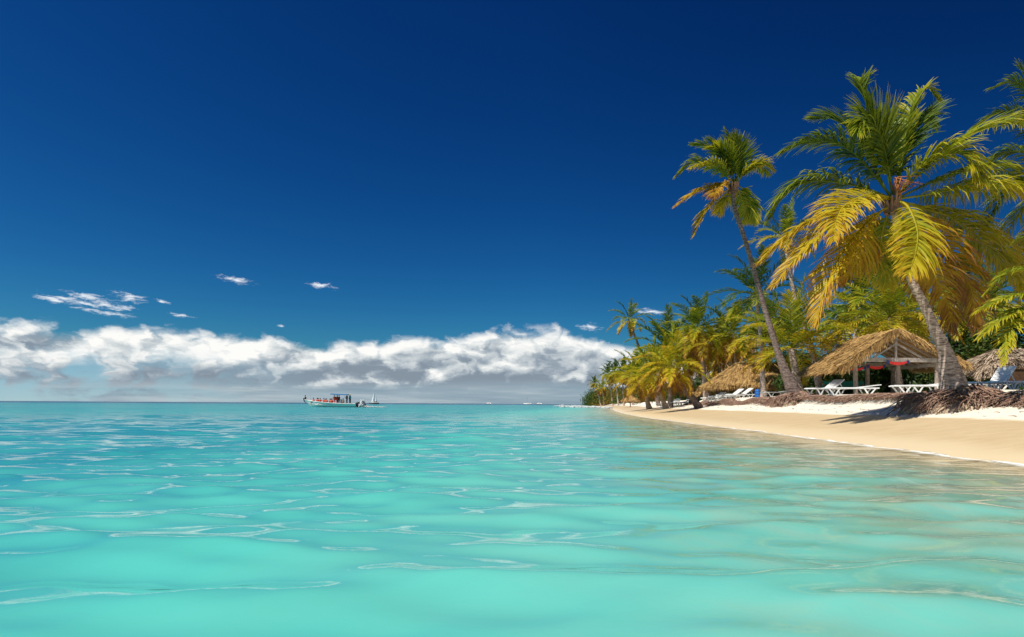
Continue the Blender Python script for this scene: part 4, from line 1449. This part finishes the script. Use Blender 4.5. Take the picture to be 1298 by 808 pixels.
# ---------------------------------------------------------------- sun loungers
def lounger(name, label, back_deg, loc, rz, group):
    root = thing(name, label, 'sun lounger', loc, rz, group)
    W2 = .33
    f = MB()
    for s in (-1, 1):
        f.bar((-.98, s * W2, .36), (.98, s * W2, .36), .05, .06)
    f.bar((-.98, -W2, .36), (-.98, W2, .36), .05, .06)
    f.bar((.98, -W2, .36), (.98, W2, .36), .05, .06)
    f.build('frame', M_PLASTIC, root, bevel=.012)
    b = MB()
    for k_ in range(9):
        x0 = -.90 + k_ * .135
        b.box((x0, 0, .395), (.115, W2 * 2 - .07, .02))
    b.build('bed', M_PLASTIC, root)
    th = math.radians(back_deg)
    bk = MB()
    c0 = Vector((.26, 0, .40))
    dirb = Vector((math.cos(th), 0, math.sin(th)))
    rotm = Matrix.Rotation(-th, 3, 'Y')
    for k_ in range(6):
        bk.box(c0 + dirb * (.08 + k_ * .125), (.105, W2 * 2 - .08, .022), rotm)
    for s in (-1, 1):
        bk.bar(c0 + Vector((0, s * (W2 - .035), 0)), c0 + dirb * .76 + Vector((0, s * (W2 - .035), 0)), .05, .045)
    bk.box(c0 + dirb * .79, (.06, W2 * 2 - .02, .045), rotm)
    bk.build('backrest', M_PLASTIC, root)
    if back_deg > 12:
        e_ = c0 + dirb * .55
        pr = MB()
        for s in (-1, 1):
            pr.bar(e_ + Vector((0, s * .2, 0)), (min(.95, e_.x + .25), s * .2, .36), .03, .03)
        pr.build('prop', M_PLASTIC, root)
    for sx in (-1, 1):
        for s in (-1, 1):
            l = MB()
            l.bar((sx * .45, s * W2, .35), (sx * .62, s * W2, 0), .045, .05)
            l.bar((sx * .86, s * W2, .35), (sx * .64, s * W2, 0), .045, .05)
            l.box((sx * .63, s * W2, .02), (.14, .06, .04))
            l.build('leg', M_PLASTIC, root)
    return root


LG = 'white sun loungers on the beach'
flat0 = lounger('sun_lounger', 'flat white lounger under the left eave of the open-gabled hut, in full side view', 9, (0, 0, 0), 0, LG)
rais0 = lounger('sun_lounger', 'white lounger with a bluish raised backrest beside the big palm trunk', 58, (0, 0, 0), 0, LG)
semi0 = lounger('sun_lounger', 'white lounger with a half raised backrest', 40, (0, 0, 0), 0, LG)
used_list = []


def put(proto, px, D, rz, label, dz=0.0, sc=None):
    x = (px - CX) / FPX * D
    loc = (x, D, gz(x, D) + dz)
    r_ = math.radians(rz)
    if proto in used_list:
        c = copy_thing(proto, loc, r_, label, LG)
        c.scale = (sc or 1, sc or 1, .82 * (sc or 1))
        return c
    used_list.append(proto)
    proto.location, proto.rotation_euler = loc, (0, 0, r_)
    proto.scale = (sc or 1, sc or 1, .82 * (sc or 1))
    proto['label'] = label
    return proto


put(flat0, 1077, 27.6, -14, 'flat white lounger in full side view left of the open-gabled hut posts', sc=1.08)
put(semi0, 1046, 30.5, 20, 'white lounger with half raised backrest just right of the tall leaning palm foot')
put(flat0, 1166, 24.5, -12, 'front flat white lounger left of the big palm trunk')
put(flat0, 1180, 26.6, -8, 'rear flat white lounger half behind the big palm trunk')
put(rais0, 1257, 22.2, 12, 'white lounger with a bluish raised backrest right of the big palm trunk')
put(flat0, 1292, 21.2, 8, 'flat white lounger at the right edge, in front of the raised one')
put(flat0, 1240, 24.6, 170, 'flat white lounger right behind the big palm foot, below the raised one')
put(flat0, 985, 39.5, 12, 'flat white lounger left of the tall leaning palm foot, by the blue barrel')
put(semi0, 926, 45.2, 12, 'left one of two raised white loungers before the golden thatched hut')
put(semi0, 938, 45.8, 10, 'raised white lounger right beside the blue barrel before the golden thatched hut')
put(semi0, 905, 48, 20, 'raised white lounger below the left eave of the golden thatched hut')
put(flat0, 916, 46.8, 10, 'flat white lounger below the left eave of the golden thatched hut')
put(semi0, 880, 56, 50, 'raised white lounger beside the straight grey palm trunk, near the small parasol')
put(flat0, 862, 57, 30, 'flat white lounger behind the foot of the bent golden palm')
put(semi0, 853, 60, 40, 'small raised white lounger left of the bent golden palm')
put(flat0, 842, 66, 20, 'far flat white lounger behind the yellowish leaning palm')

# ---------------------------------------------------------------- people
M_SKIN = simple('skin', (.42, .24, .15), 0.6, 0.1, 6)
M_SKIN_DARK = simple('dark_skin', (.16, .085, .055), 0.6, 0.1, 6)
M_BLACK = simple('black_cloth', (.015, .015, .02), 0.85, 0.2, 6)
M_TEALCLOTH = simple('teal_cloth', (.02, .25, .28), 0.8, 0.15, 6)
M_DENIM = simple('dark_blue_cloth', (.02, .03, .07), 0.85, 0.2, 6)
M_VEST = simple('life_vest_red', (.68, .05, .02), 0.75, 0.12, 6)
M_STRAW_HAT = simple('straw_hat', (.72, .58, .34), 0.8, 0.15, 8)
M_HAIR = simple('dark_hair', (.02, .014, .012), 0.7, 0.2, 10)


def skinned(name, joints, bones, radii, mat, parent, scale_y=None):
    """one continuous body grown round a skeleton"""
    me = bpy.data.meshes.new(name)
    me.from_pydata([tuple(j) for j in joints], bones, [])
    o = bpy.data.objects.new(name, me)
    COL.objects.link(o)
    md = o.modifiers.new('skin', 'SKIN')
    for i, v_ in enumerate(me.skin_vertices[0].data):
        r = radii[i]
        v_.radius = r if isinstance(r, tuple) else (r, r)
        v_.use_root = (i == 0)
    sb = o.modifiers.new('sub', 'SUBSURF')
    sb.levels = sb.render_levels = 1
    dg = bpy.context.evaluated_depsgraph_get()
    dg.update()
    m2 = bpy.data.meshes.new_from_object(o.evaluated_get(dg))
    bpy.data.objects.remove(o)
    m2.name = name
    m2.materials.clear()
    m2.materials.append(mat)
    m2.polygons.foreach_set('use_smooth', [True] * len(m2.polygons))
    o = bpy.data.objects.new(name, m2)
    COL.objects.link(o)
    if parent is not None:
        o.parent = parent
    return o


def person(label, loc, rz, seated=False, skin=None, shirt=None, legs=None, vest=False, hat=None, arm='down', group=None, bulk=1.0):
    """faces +x. origin under the pelvis at the feet (standing) or at the seat (seated)"""
    root = thing('person', label, 'person', loc, rz, group)
    hp = .92 if not seated else .10
    J = [(0, 0, hp), (0, 0, hp + .25), (.0, 0, hp + .46), (.01, 0, hp + .56), (.03, 0, hp + .66), (.04, 0, hp + .77)]
    B = [(0, 1), (1, 2), (2, 3), (3, 4), (4, 5)]
    Rr = [(.14, .11), (.13, .10), (.15, .10), .055, .085, .075]
    for s in (-1, 1):
        i = len(J)
        J += [(0, s * .18, hp + .46)]
        if arm == 'down':
            J += [(.03, s * .24, hp + .20), (.10, s * .23, hp - .03), (.14, s * .22, hp - .10)]
        elif arm == 'wheel' or (arm == 'one' and s == 1):
            J += [(.14, s * .23, hp + .26), (.36, s * .16, hp + .32), (.44, s * .15, hp + .34)]
        else:
            J += [(.10, s * .24, hp + .22), (.26, s * .20, hp + .06), (.33, s * .17, hp + .03)]
        Rr += [.062, .045, .035, .036]
        B += [(2, i), (i, i + 1), (i + 1, i + 2), (i + 2, i + 3)]
    for s in (-1, 1):
        i = len(J)
        if seated == 'squat':
            J += [(.03, s * .10, hp), (.36, s * .16, hp + .26), (.22, s * .15, hp - .02), (.34, s * .15, hp - .06)]
        elif seated:
            J += [(.03, s * .10, hp), (.42, s * .11, hp + .03), (.44, s * .11, hp - .40), (.54, s * .11, hp - .44)]
        else:
            J += [(.0, s * .10, hp - .06), (.03, s * .12, .48), (.0, s * .12, .08), (.12, s * .13, .03)]
        Rr += [.085, .06, .04, .035]
        B += [(0, i), (i, i + 1), (i + 1, i + 2), (i + 2, i + 3)]
    skinned('body', J, B, Rr, skin or M_SKIN, root)
    # face: nose and hair on the head
    hz = hp + .73
    MB().lathe((.02, 0, hz), [(.0, -.03), (.075, -.02), (.098, .05), (.085, .10), (.05, .135), (.0, .142)], 12).build('hair', M_HAIR, root, True)
    tm = shirt or M_BLACK
    if vest:
        tm = M_VEST
    MB().lathe((0, 0, hp), [(.15, -.06), (.18, .10), (.185, .28), (.21, .42), (.16, .50), (.07, .545)], 14, (1.15 if vest else .9) * bulk, (1.2 if vest else 1.12) * bulk).build('life_vest' if vest else 'shirt', tm, root, True)
    lg = MB()
    for s in (-1, 1):
        if seated == 'squat':
            lg.tube([(-.06, s * .10, hp), (.16, s * .13, hp + .12), (.36, s * .16, hp + .26), (.26, s * .15, hp + .06)], [.11, .105, .085, .065], 8)
        elif seated:
            lg.tube([(-.06, s * .10, hp), (.2, s * .105, hp + .02), (.46, s * .11, hp + .03)], [.11, .10, .085], 8)
        else:
            lg.tube([(0, s * .095, hp + .02), (.02, s * .115, .50), (.0, s * .12, .12)], [.115, .085, .06], 8)
    lg.build('trousers', legs or M_DENIM, root, True)
    if hat:
        h_ = MB().lathe((.02, 0, hz + .06), [(.20, 0), (.205, .012), (.11, .03), (.10, .11), (.06, .135), (.0, .137)], 16)
        h_.build('hat', hat, root, True)
    return root


# ---------------------------------------------------------------- the excursion boat
M_HULL = simple('boat_white', (.90, .84, .78), 0.3, 0.06, 2, 0, 0.5)
M_HULL_LOW = simple('boat_pale_green', (.90, .80, .73), 0.35, 0.06, 2, 0, 0.5)
M_CANOPY = simple('canopy_blue', (.01, .14, .34), 0.7, 0.12, 3)
M_MOTOR = simple('outboard_dark', (.02, .025, .04), 0.35, 0.2, 4)
M_METAL = simple('rail_metal', (.55, .57, .58), 0.3, 0.1, 4, 0, 0.5, 0.7)
M_DARKTRIM = simple('dark_rubber', (.03, .025, .025), 0.7, 0.2, 4)

DB = 115.0
sc_b = DB / FPX
bow, stern = at(385, 514, DB), at(452, 514, DB)
Lb = (stern - bow).length
boat = thing('excursion_boat', 'long white open excursion boat with a blue canopy and twin outboards', 'boat', (bow.x, DB, 0))


def sheer(t):
    return 0.62 + .72 * (1 - t) ** 2.2


sec = []
NS, NP = 22, 9
for i in range(NS):
    t = i / (NS - 1)
    x = t * Lb
    bw = 1.15 * min(1, (t / .35) ** .6) * (1 - .06 * t) + .02
    zt_ = sheer(t)
    keel = -.25 + .95 * max(0, 1 - t / .16) ** 1.4
    row = []
    for k_ in range(NP):
        u = k_ / (NP - 1)                                   # 0 keel .. 1 gunwale
        yy = bw * (u ** .28) * (.86 + .14 * u)
        row.append((x + (1 - u) * max(0, .75 * (1 - t / .2)) if t < .2 else x, yy, keel + (zt_ - keel) * u))
    sec.append(row)
low_, up_ = MB(), MB()
for s in (-1, 1):
    for part_, k0, k1 in ((low_, 0, 4), (up_, 4, NP - 1)):
        vs, fs = [], []
        kk = k1 - k0 + 1
        for row in sec:
            vs += [(p_[0], s * p_[1] + (s * .012 if part_ is up_ else 0), p_[2]) for p_ in row[k0:k1 + 1]]
        for i in range(NS - 1):
            for k_ in range(kk - 1):
                f_ = (i * kk + k_, i * kk + k_ + 1, (i + 1) * kk + k_ + 1, (i + 1) * kk + k_)
                fs.append(f_ if s > 0 else f_[::-1])
        part_.add(vs, fs)
rt = sec[-1]
low_.add([(p_[0], p_[1], p_[2]) for p_ in rt] + [(p_[0], -p_[1], p_[2]) for p_ in rt], [(k_, k_ + 1, NP + k_ + 1, NP + k_) for k_ in range(NP - 1)])
h1 = low_.build('hull', M_HULL_LOW, boat, True)
up_.build('topsides', M_HULL, h1, True)
gw = MB()
for s in (-1, 1):
    gw.tube([(row[-1][0], s * row[-1][1], row[-1][2] + .02) for row in sec], .055, 6)
gw.build('gunwale', M_HULL, boat, True)
dk = MB()
vs, fs = [], []
for i, row in enumerate(sec):
    t = i / (NS - 1)
    zz = sheer(t) - .05 if t < .2 else .42
    vs += [(row[-1][0] + .02, -row[-1][1] * .93, zz), (row[-1][0] + .02, row[-1][1] * .93, zz)]
for i in range(NS - 1):
    fs.append((2 * i, 2 * i + 1, 2 * i + 3, 2 * i + 2))
dk.add(vs, fs).build('deck', M_HULL, boat)
MB().tube([(-.05, 0, sheer(0) + .10), (.10, 0, sheer(0) - .25), (.45, 0, .62)], [.09, .08, .05], 7).build('bow_fender', M_DARKTRIM, boat, True)
MB().bar((-.35, 0, sheer(0) + .06), (.6, 0, sheer(0) + .04), .22, .07).build('bow_plank', M_HULL, boat)
for t in (.30, .40, .50, .60, .72):
    MB().bar((t * Lb, -1.0, .62), (t * Lb, 1.0, .62), .32, .06).build('bench', M_HULL, boat)
cz = 2.28
cx0, cx1 = at(420.5, 502, DB).x - bow.x, at(442.5, 502, DB).x - bow.x
cn = MB()
vs, fs = [], []
nc = 8
for zo in (0, -.07):
    for xx, zz in ((cx0, .10), (cx0 + 1.2, .03), (cx1 - .8, 0), (cx1, -.02)):
        for k_ in range(nc + 1):
            yy = -1.05 + 2.1 * k_ / nc
            vs.append((xx, yy, cz + zz + zo + .12 * (1 - (yy / 1.05) ** 2)))
m_ = 4 * (nc + 1)
for o, fl_ in ((0, False), (m_, True)):
    for i in range(3):
        for k_ in range(nc):
            f_ = (o + i * (nc + 1) + k_, o + (i + 1) * (nc + 1) + k_, o + (i + 1) * (nc + 1) + k_ + 1, o + i * (nc + 1) + k_ + 1)
            fs.append(f_[::-1] if fl_ else f_)
for i in range(3):
    for k_ in (0, nc):
        fs.append((i * (nc + 1) + k_, (i + 1) * (nc + 1) + k_, m_ + (i + 1) * (nc + 1) + k_, m_ + i * (nc + 1) + k_))
for i in (0, 3):
    for k_ in range(nc):
        fs.append((i * (nc + 1) + k_, i * (nc + 1) + k_ + 1, m_ + i * (nc + 1) + k_ + 1, m_ + i * (nc + 1) + k_))
cn.add(vs, fs).build('canopy', M_CANOPY, boat)
for xx in (cx0 + .6, cx1 - .5):
    for s in (-1, 1):
        MB().tube([(xx, s * .98, .6), (xx, s * .98, cz)], .025, 6).build('canopy_post', M_METAL, boat)
for i_, xx in enumerate((at(393.5, 0, DB).x - bow.x, at(396, 0, DB).x - bow.x)):
    MB().tube([(xx, .3 * (i_ * 2 - 1), 1.0), (xx, .3 * (i_ * 2 - 1), 2.05 + .3 * i_)], .022, 6).build('bow_rail_post', M_METAL, boat)
MB().box((cx1 - 1.6, .1, .95), (.5, .8, 1.0)).build('console', M_HULL, boat, bevel=.05)
for s in (-1, 1):
    o_ = MB()
    xm = Lb + .30
    o_.lathe((xm, s * .38, 0), [(.10, -.5), (.12, .15), (.24, .25), (.30, .40), (.31, .75), (.26, .92), (.12, .98)], 12, 1.15, .8)
    o_.box((xm - .28, s * .38, .30), (.3, .18, .3))
    ob = o_.build('outboard_motor', M_MOTOR, boat, True)
    MB().box((xm + .02, s * .38, .78), (.66, .05, .05)).build('cowl_stripe', M_METAL, ob)

# people aboard
NB_ = 'passengers in red life vests seated in the boat'


def bx_(px):
    return at(px, 0, DB).x


person('person in dark clothes crouching on the bow of the excursion boat', (bx_(390.0), DB, sheer(.1) + .02), PI, 'squat', M_SKIN_DARK, M_BLACK, M_BLACK, arm='fwd')
pr = np.random.default_rng(8)
for i, px in enumerate([401.5, 404, 406.5, 410, 412.5, 415.5, 418, 420.5, 423, 425]):
    person('seated passenger in a red life vest in the front half of the boat', (bx_(px), DB + (-.55, .5, -.1)[i % 3] + pr.uniform(-.1, .1), .62 + .10 * (i < 5) + pr.uniform(-.04, .04)), PI + pr.uniform(-.5, .5), True,
           [M_SKIN, M_SKIN_DARK][i % 2], None, M_DENIM, True, arm='fwd', group=NB_)
person('passenger standing in a bright red life vest under the front of the blue canopy', (bx_(428.3), DB - .5, .44), PI + .3, False, M_SKIN, None, M_RED, True, arm='fwd', bulk=1.5)
person('passenger standing in a red life vest with dark hair, right behind the bright red one', (bx_(430.2), DB + .2, .44), PI - .3, False, M_SKIN, None, M_RED, True, arm='down')
person('person in dark clothes standing in the middle under the blue canopy', (bx_(433.2), DB - .2, .44), PI, False, M_SKIN_DARK, M_BLACK, M_DENIM, arm='fwd')
person('bare-armed person sitting under the rear of the blue canopy', (bx_(439), DB - .5, .66), PI + .4, True, M_SKIN, M_SKIN, M_DENIM, arm='fwd')
person('crew member in black standing at the stern, arm out to the canopy', (bx_(443), DB - .2, .62), PI, False, M_SKIN_DARK, M_BLACK, M_BLACK, arm='one')
person('crew member in a teal shirt and straw hat standing at the stern', (bx_(446.5), DB + .1, .62), PI - .5, False, M_SKIN_DARK, M_TEALCLOTH, M_BLACK, hat=M_STRAW_HAT, arm='down')

# ---------------------------------------------------------------- wake, spray and surf
mf, g = newmat('white_foam')
pos = g.new('ShaderNodeNewGeometry').outputs['Position']
p = g.new('ShaderNodeBsdfPrincipled', Base_Color=(.93, .94, .94, 1), Roughness=0.8)
t_ = g.new('ShaderNodeBsdfTranslucent', Color=(.85, .88, .88, 1))
ms = g.new('ShaderNodeMixShader')
ms.inputs[0].default_value = .4
g.put(ms.inputs[1], p.outputs[0])
g.put(ms.inputs[2], t_.outputs[0])
g.out(ms.outputs[0])


def blobs(name, label, pts, rad, rng):
    """spray and foam as many small lumps of water"""
    V, Q, b = [], [], 0
    for c, r in zip(pts, rad):
        o_ = np.array([(-1, -1, -1), (1, -1, -1), (1, 1, -1), (-1, 1, -1), (-1, -1, 1), (1, -1, 1), (1, 1, 1), (-1, 1, 1)], float)
        o_ = unit(o_ + rng.normal(0, .35, o_.shape)) * np.asarray(r)
        V.append(o_ + c)
        Q.append(np.array([(3, 2, 1, 0), (4, 5, 6, 7), (0, 1, 5, 4), (1, 2, 6, 5), (2, 3, 7, 6), (3, 0, 4, 7)]) + b)
        b += 8
    o = quads(name, np.concatenate(V), np.concatenate(Q), mf)
    return tag(o, label, 'foam', None, 'stuff')


rs = np.random.default_rng(12)
pts, rad = [], []
x0, x1 = bx_(458), bx_(469)
for i in range(1500):
    t = rs.beta(2, 2)
    hgt = .04 + 1.15 * math.exp(-((t - .42) / .20) ** 2) * rs.random() ** .8 + .18 * rs.random()
    pts.append((x0 + (x1 - x0) * t + rs.normal(0, .06), DB + rs.normal(0, .45), hgt))
    rad.append(rs.uniform(.06, .17))
for i in range(1300):
    t = rs.random() ** 1.4
    pts.append((bx_(463) + (bx_(492) - bx_(463)) * t, DB + rs.normal(0, .5 + t * .5), .05 + abs(rs.normal(0, .07)) * (1 - t * .7)))
    rad.append((rs.uniform(.05, .22), rs.uniform(.05, .2), rs.uniform(.015, .05)))
blobs('spray', 'white spray and wake foam behind the outboards of the excursion boat', pts, rad, rs)


def surf(label, px0, px1, D0, D1, n, h, seed):
    rng = np.random.default_rng(seed)
    pts, rad = [], []
    ph = rng.uniform(0, 6, 4)
    while len(pts) < n:
        t = rng.random()
        dens = .5 + .5 * math.sin(t * 9 + ph[0]) * math.sin(t * 23 + ph[1])
        if rng.random() > dens:
            continue
        D = D0 + (D1 - D0) * t + rng.normal(0, 1.6)
        px = px0 + (px1 - px0) * t + rng.normal(0, 1.2)
        pts.append(((px - CX) / FPX * D, D, .04 + h * rng.random() ** 2 * dens))
        rad.append((rng.uniform(.1, .45), rng.uniform(.1, .5), rng.uniform(.03, .12)))
    blobs('surf', label, pts, rad, rng)


surf('broken line of white surf off the far headland', 704, 742, 230, 215, 1300, .55, 1)
surf('white surf breaking at the near foot of the far headland', 738, 775, 190, 118, 1300, .35, 2)
surf('thin second line of white surf in front of the far headland', 712, 752, 160, 145, 700, .22, 3)

# ---------------------------------------------------------------- sails and far craft
M_SAIL = simple('pale_sail', (.70, .76, .76), 0.8, 0.06, 1)
DS = 420.0
o = at(474.5, 511, DS)
cat_ = thing('catamaran', 'white catamaran under sail on the horizon, right of the excursion boat', 'sailboat', (o.x, DS, 0))
s_ = DS / FPX
for yy in (-1.6, 1.6):
    MB().tube([(-3.4, yy, .85), (-2.6, yy, .55), (0, yy, .45), (2.6, yy, .5), (3.0, yy, .6)], [.06, .45, .55, .5, .4], 8).build('hull', M_MOTOR if yy < 0 else M_HULL, cat_, True)
MB().box((.2, 0, 1.05), (4.6, 3.6, .35)).build('bridge_deck', M_HULL, cat_, bevel=.1)
MB().box((.9, 0, 1.5), (1.8, 2.4, .6)).build('cabin', M_MOTOR, cat_, bevel=.15)
MB().tube([(.25, 0, 1.0), (.25, 0, 8.6)], .09, 8).build('mast', M_METAL, cat_)


def sail(pts_, name, parent):
    a, b, c = [Vector(p_) for p_ in pts_]
    vs, fs = [], []
    n = 8
    for off in (0, .06):
        for i in range(n + 1):
            for j in range(n + 1):
                u, v_ = i / n, j / n
                p_ = a.lerp(b.lerp(c, v_), u)
                p_ = p_ + Vector((0, off - .55 * math.sin(PI * v_) * u * (1 - u * .4), 0))
                vs.append(p_)
    m_ = (n + 1) ** 2
    for o_ in (0, m_):
        for i in range(n):
            for j in range(n):
                q0 = o_ + i * (n + 1) + j
                fs.append((q0, q0 + 1, q0 + n + 2, q0 + n + 1))
    MB().add(vs, fs).build(name, M_SAIL, parent, True)


sail([(.05, 0, 8.3), (.0, 0, 1.8), (-2.0, 0, 1.7)], 'mainsail', cat_)
sail([(.45, 0, 6.9), (.6, 0, 1.5), (1.9, 0, 1.4)], 'jib', cat_)

DF = 900.0
o = at(668.5, 512, DF)
yt = thing('sailing_yacht', 'faint grey sailing yacht with bare mast, far on the horizon', 'sailboat', (o.x, DF, 0))
MB().tube([(-7, 0, 1.5), (-5, 0, .8), (0, 0, .6), (5, 0, .8), (6, 0, 1.3)], [.1, .9, 1.1, .9, .6], 8).build('hull', M_HULL, yt, True)
MB().tube([(-.5, 0, 1), (-.5, 0, 10.5)], .22, 6).build('mast', M_METAL, yt)
MB().box((1.2, 0, 1.9), (4.5, 1.6, .8)).build('cabin', M_HULL, yt, bevel=.2)
for px, lab in ((619, 'tiny white motorboat on the horizon left of the faint yacht'), (683, 'low white motorboat on the horizon right of the faint yacht')):
    o = at(px, 512, DF)
    mbt = thing('motorboat', lab, 'motorboat', (o.x, DF, 0))
    MB().tube([(-4, 0, 1.7), (-2, 0, 1.0), (2, 0, .9), (4, 0, 1.0)], [.1, .9, 1.0, .8], 8).build('hull', M_HULL, mbt, True)
    MB().box((.6, 0, 2.2), (2.6, 1.5, .9)).build('cabin', M_HULL, mbt, bevel=.2)

# ---------------------------------------------------------------- render settings
scene.view_settings.view_transform = 'Standard'
scene.view_settings.look = 'None'
scene.view_settings.gamma = 1.0
scene.view_settings.exposure = EXPOSURE
scene.render.engine = 'CYCLES'
scene.cycles.max_bounces = 6
scene.cycles.diffuse_bounces = 3
scene.cycles.glossy_bounces = 2
scene.cycles.transmission_bounces = 4
scene.cycles.transparent_max_bounces = 8
scene.cycles.caustics_reflective = False
scene.cycles.caustics_refractive = False
scene.cycles.sample_clamp_indirect = 4.0
scene.cycles.use_denoising = True
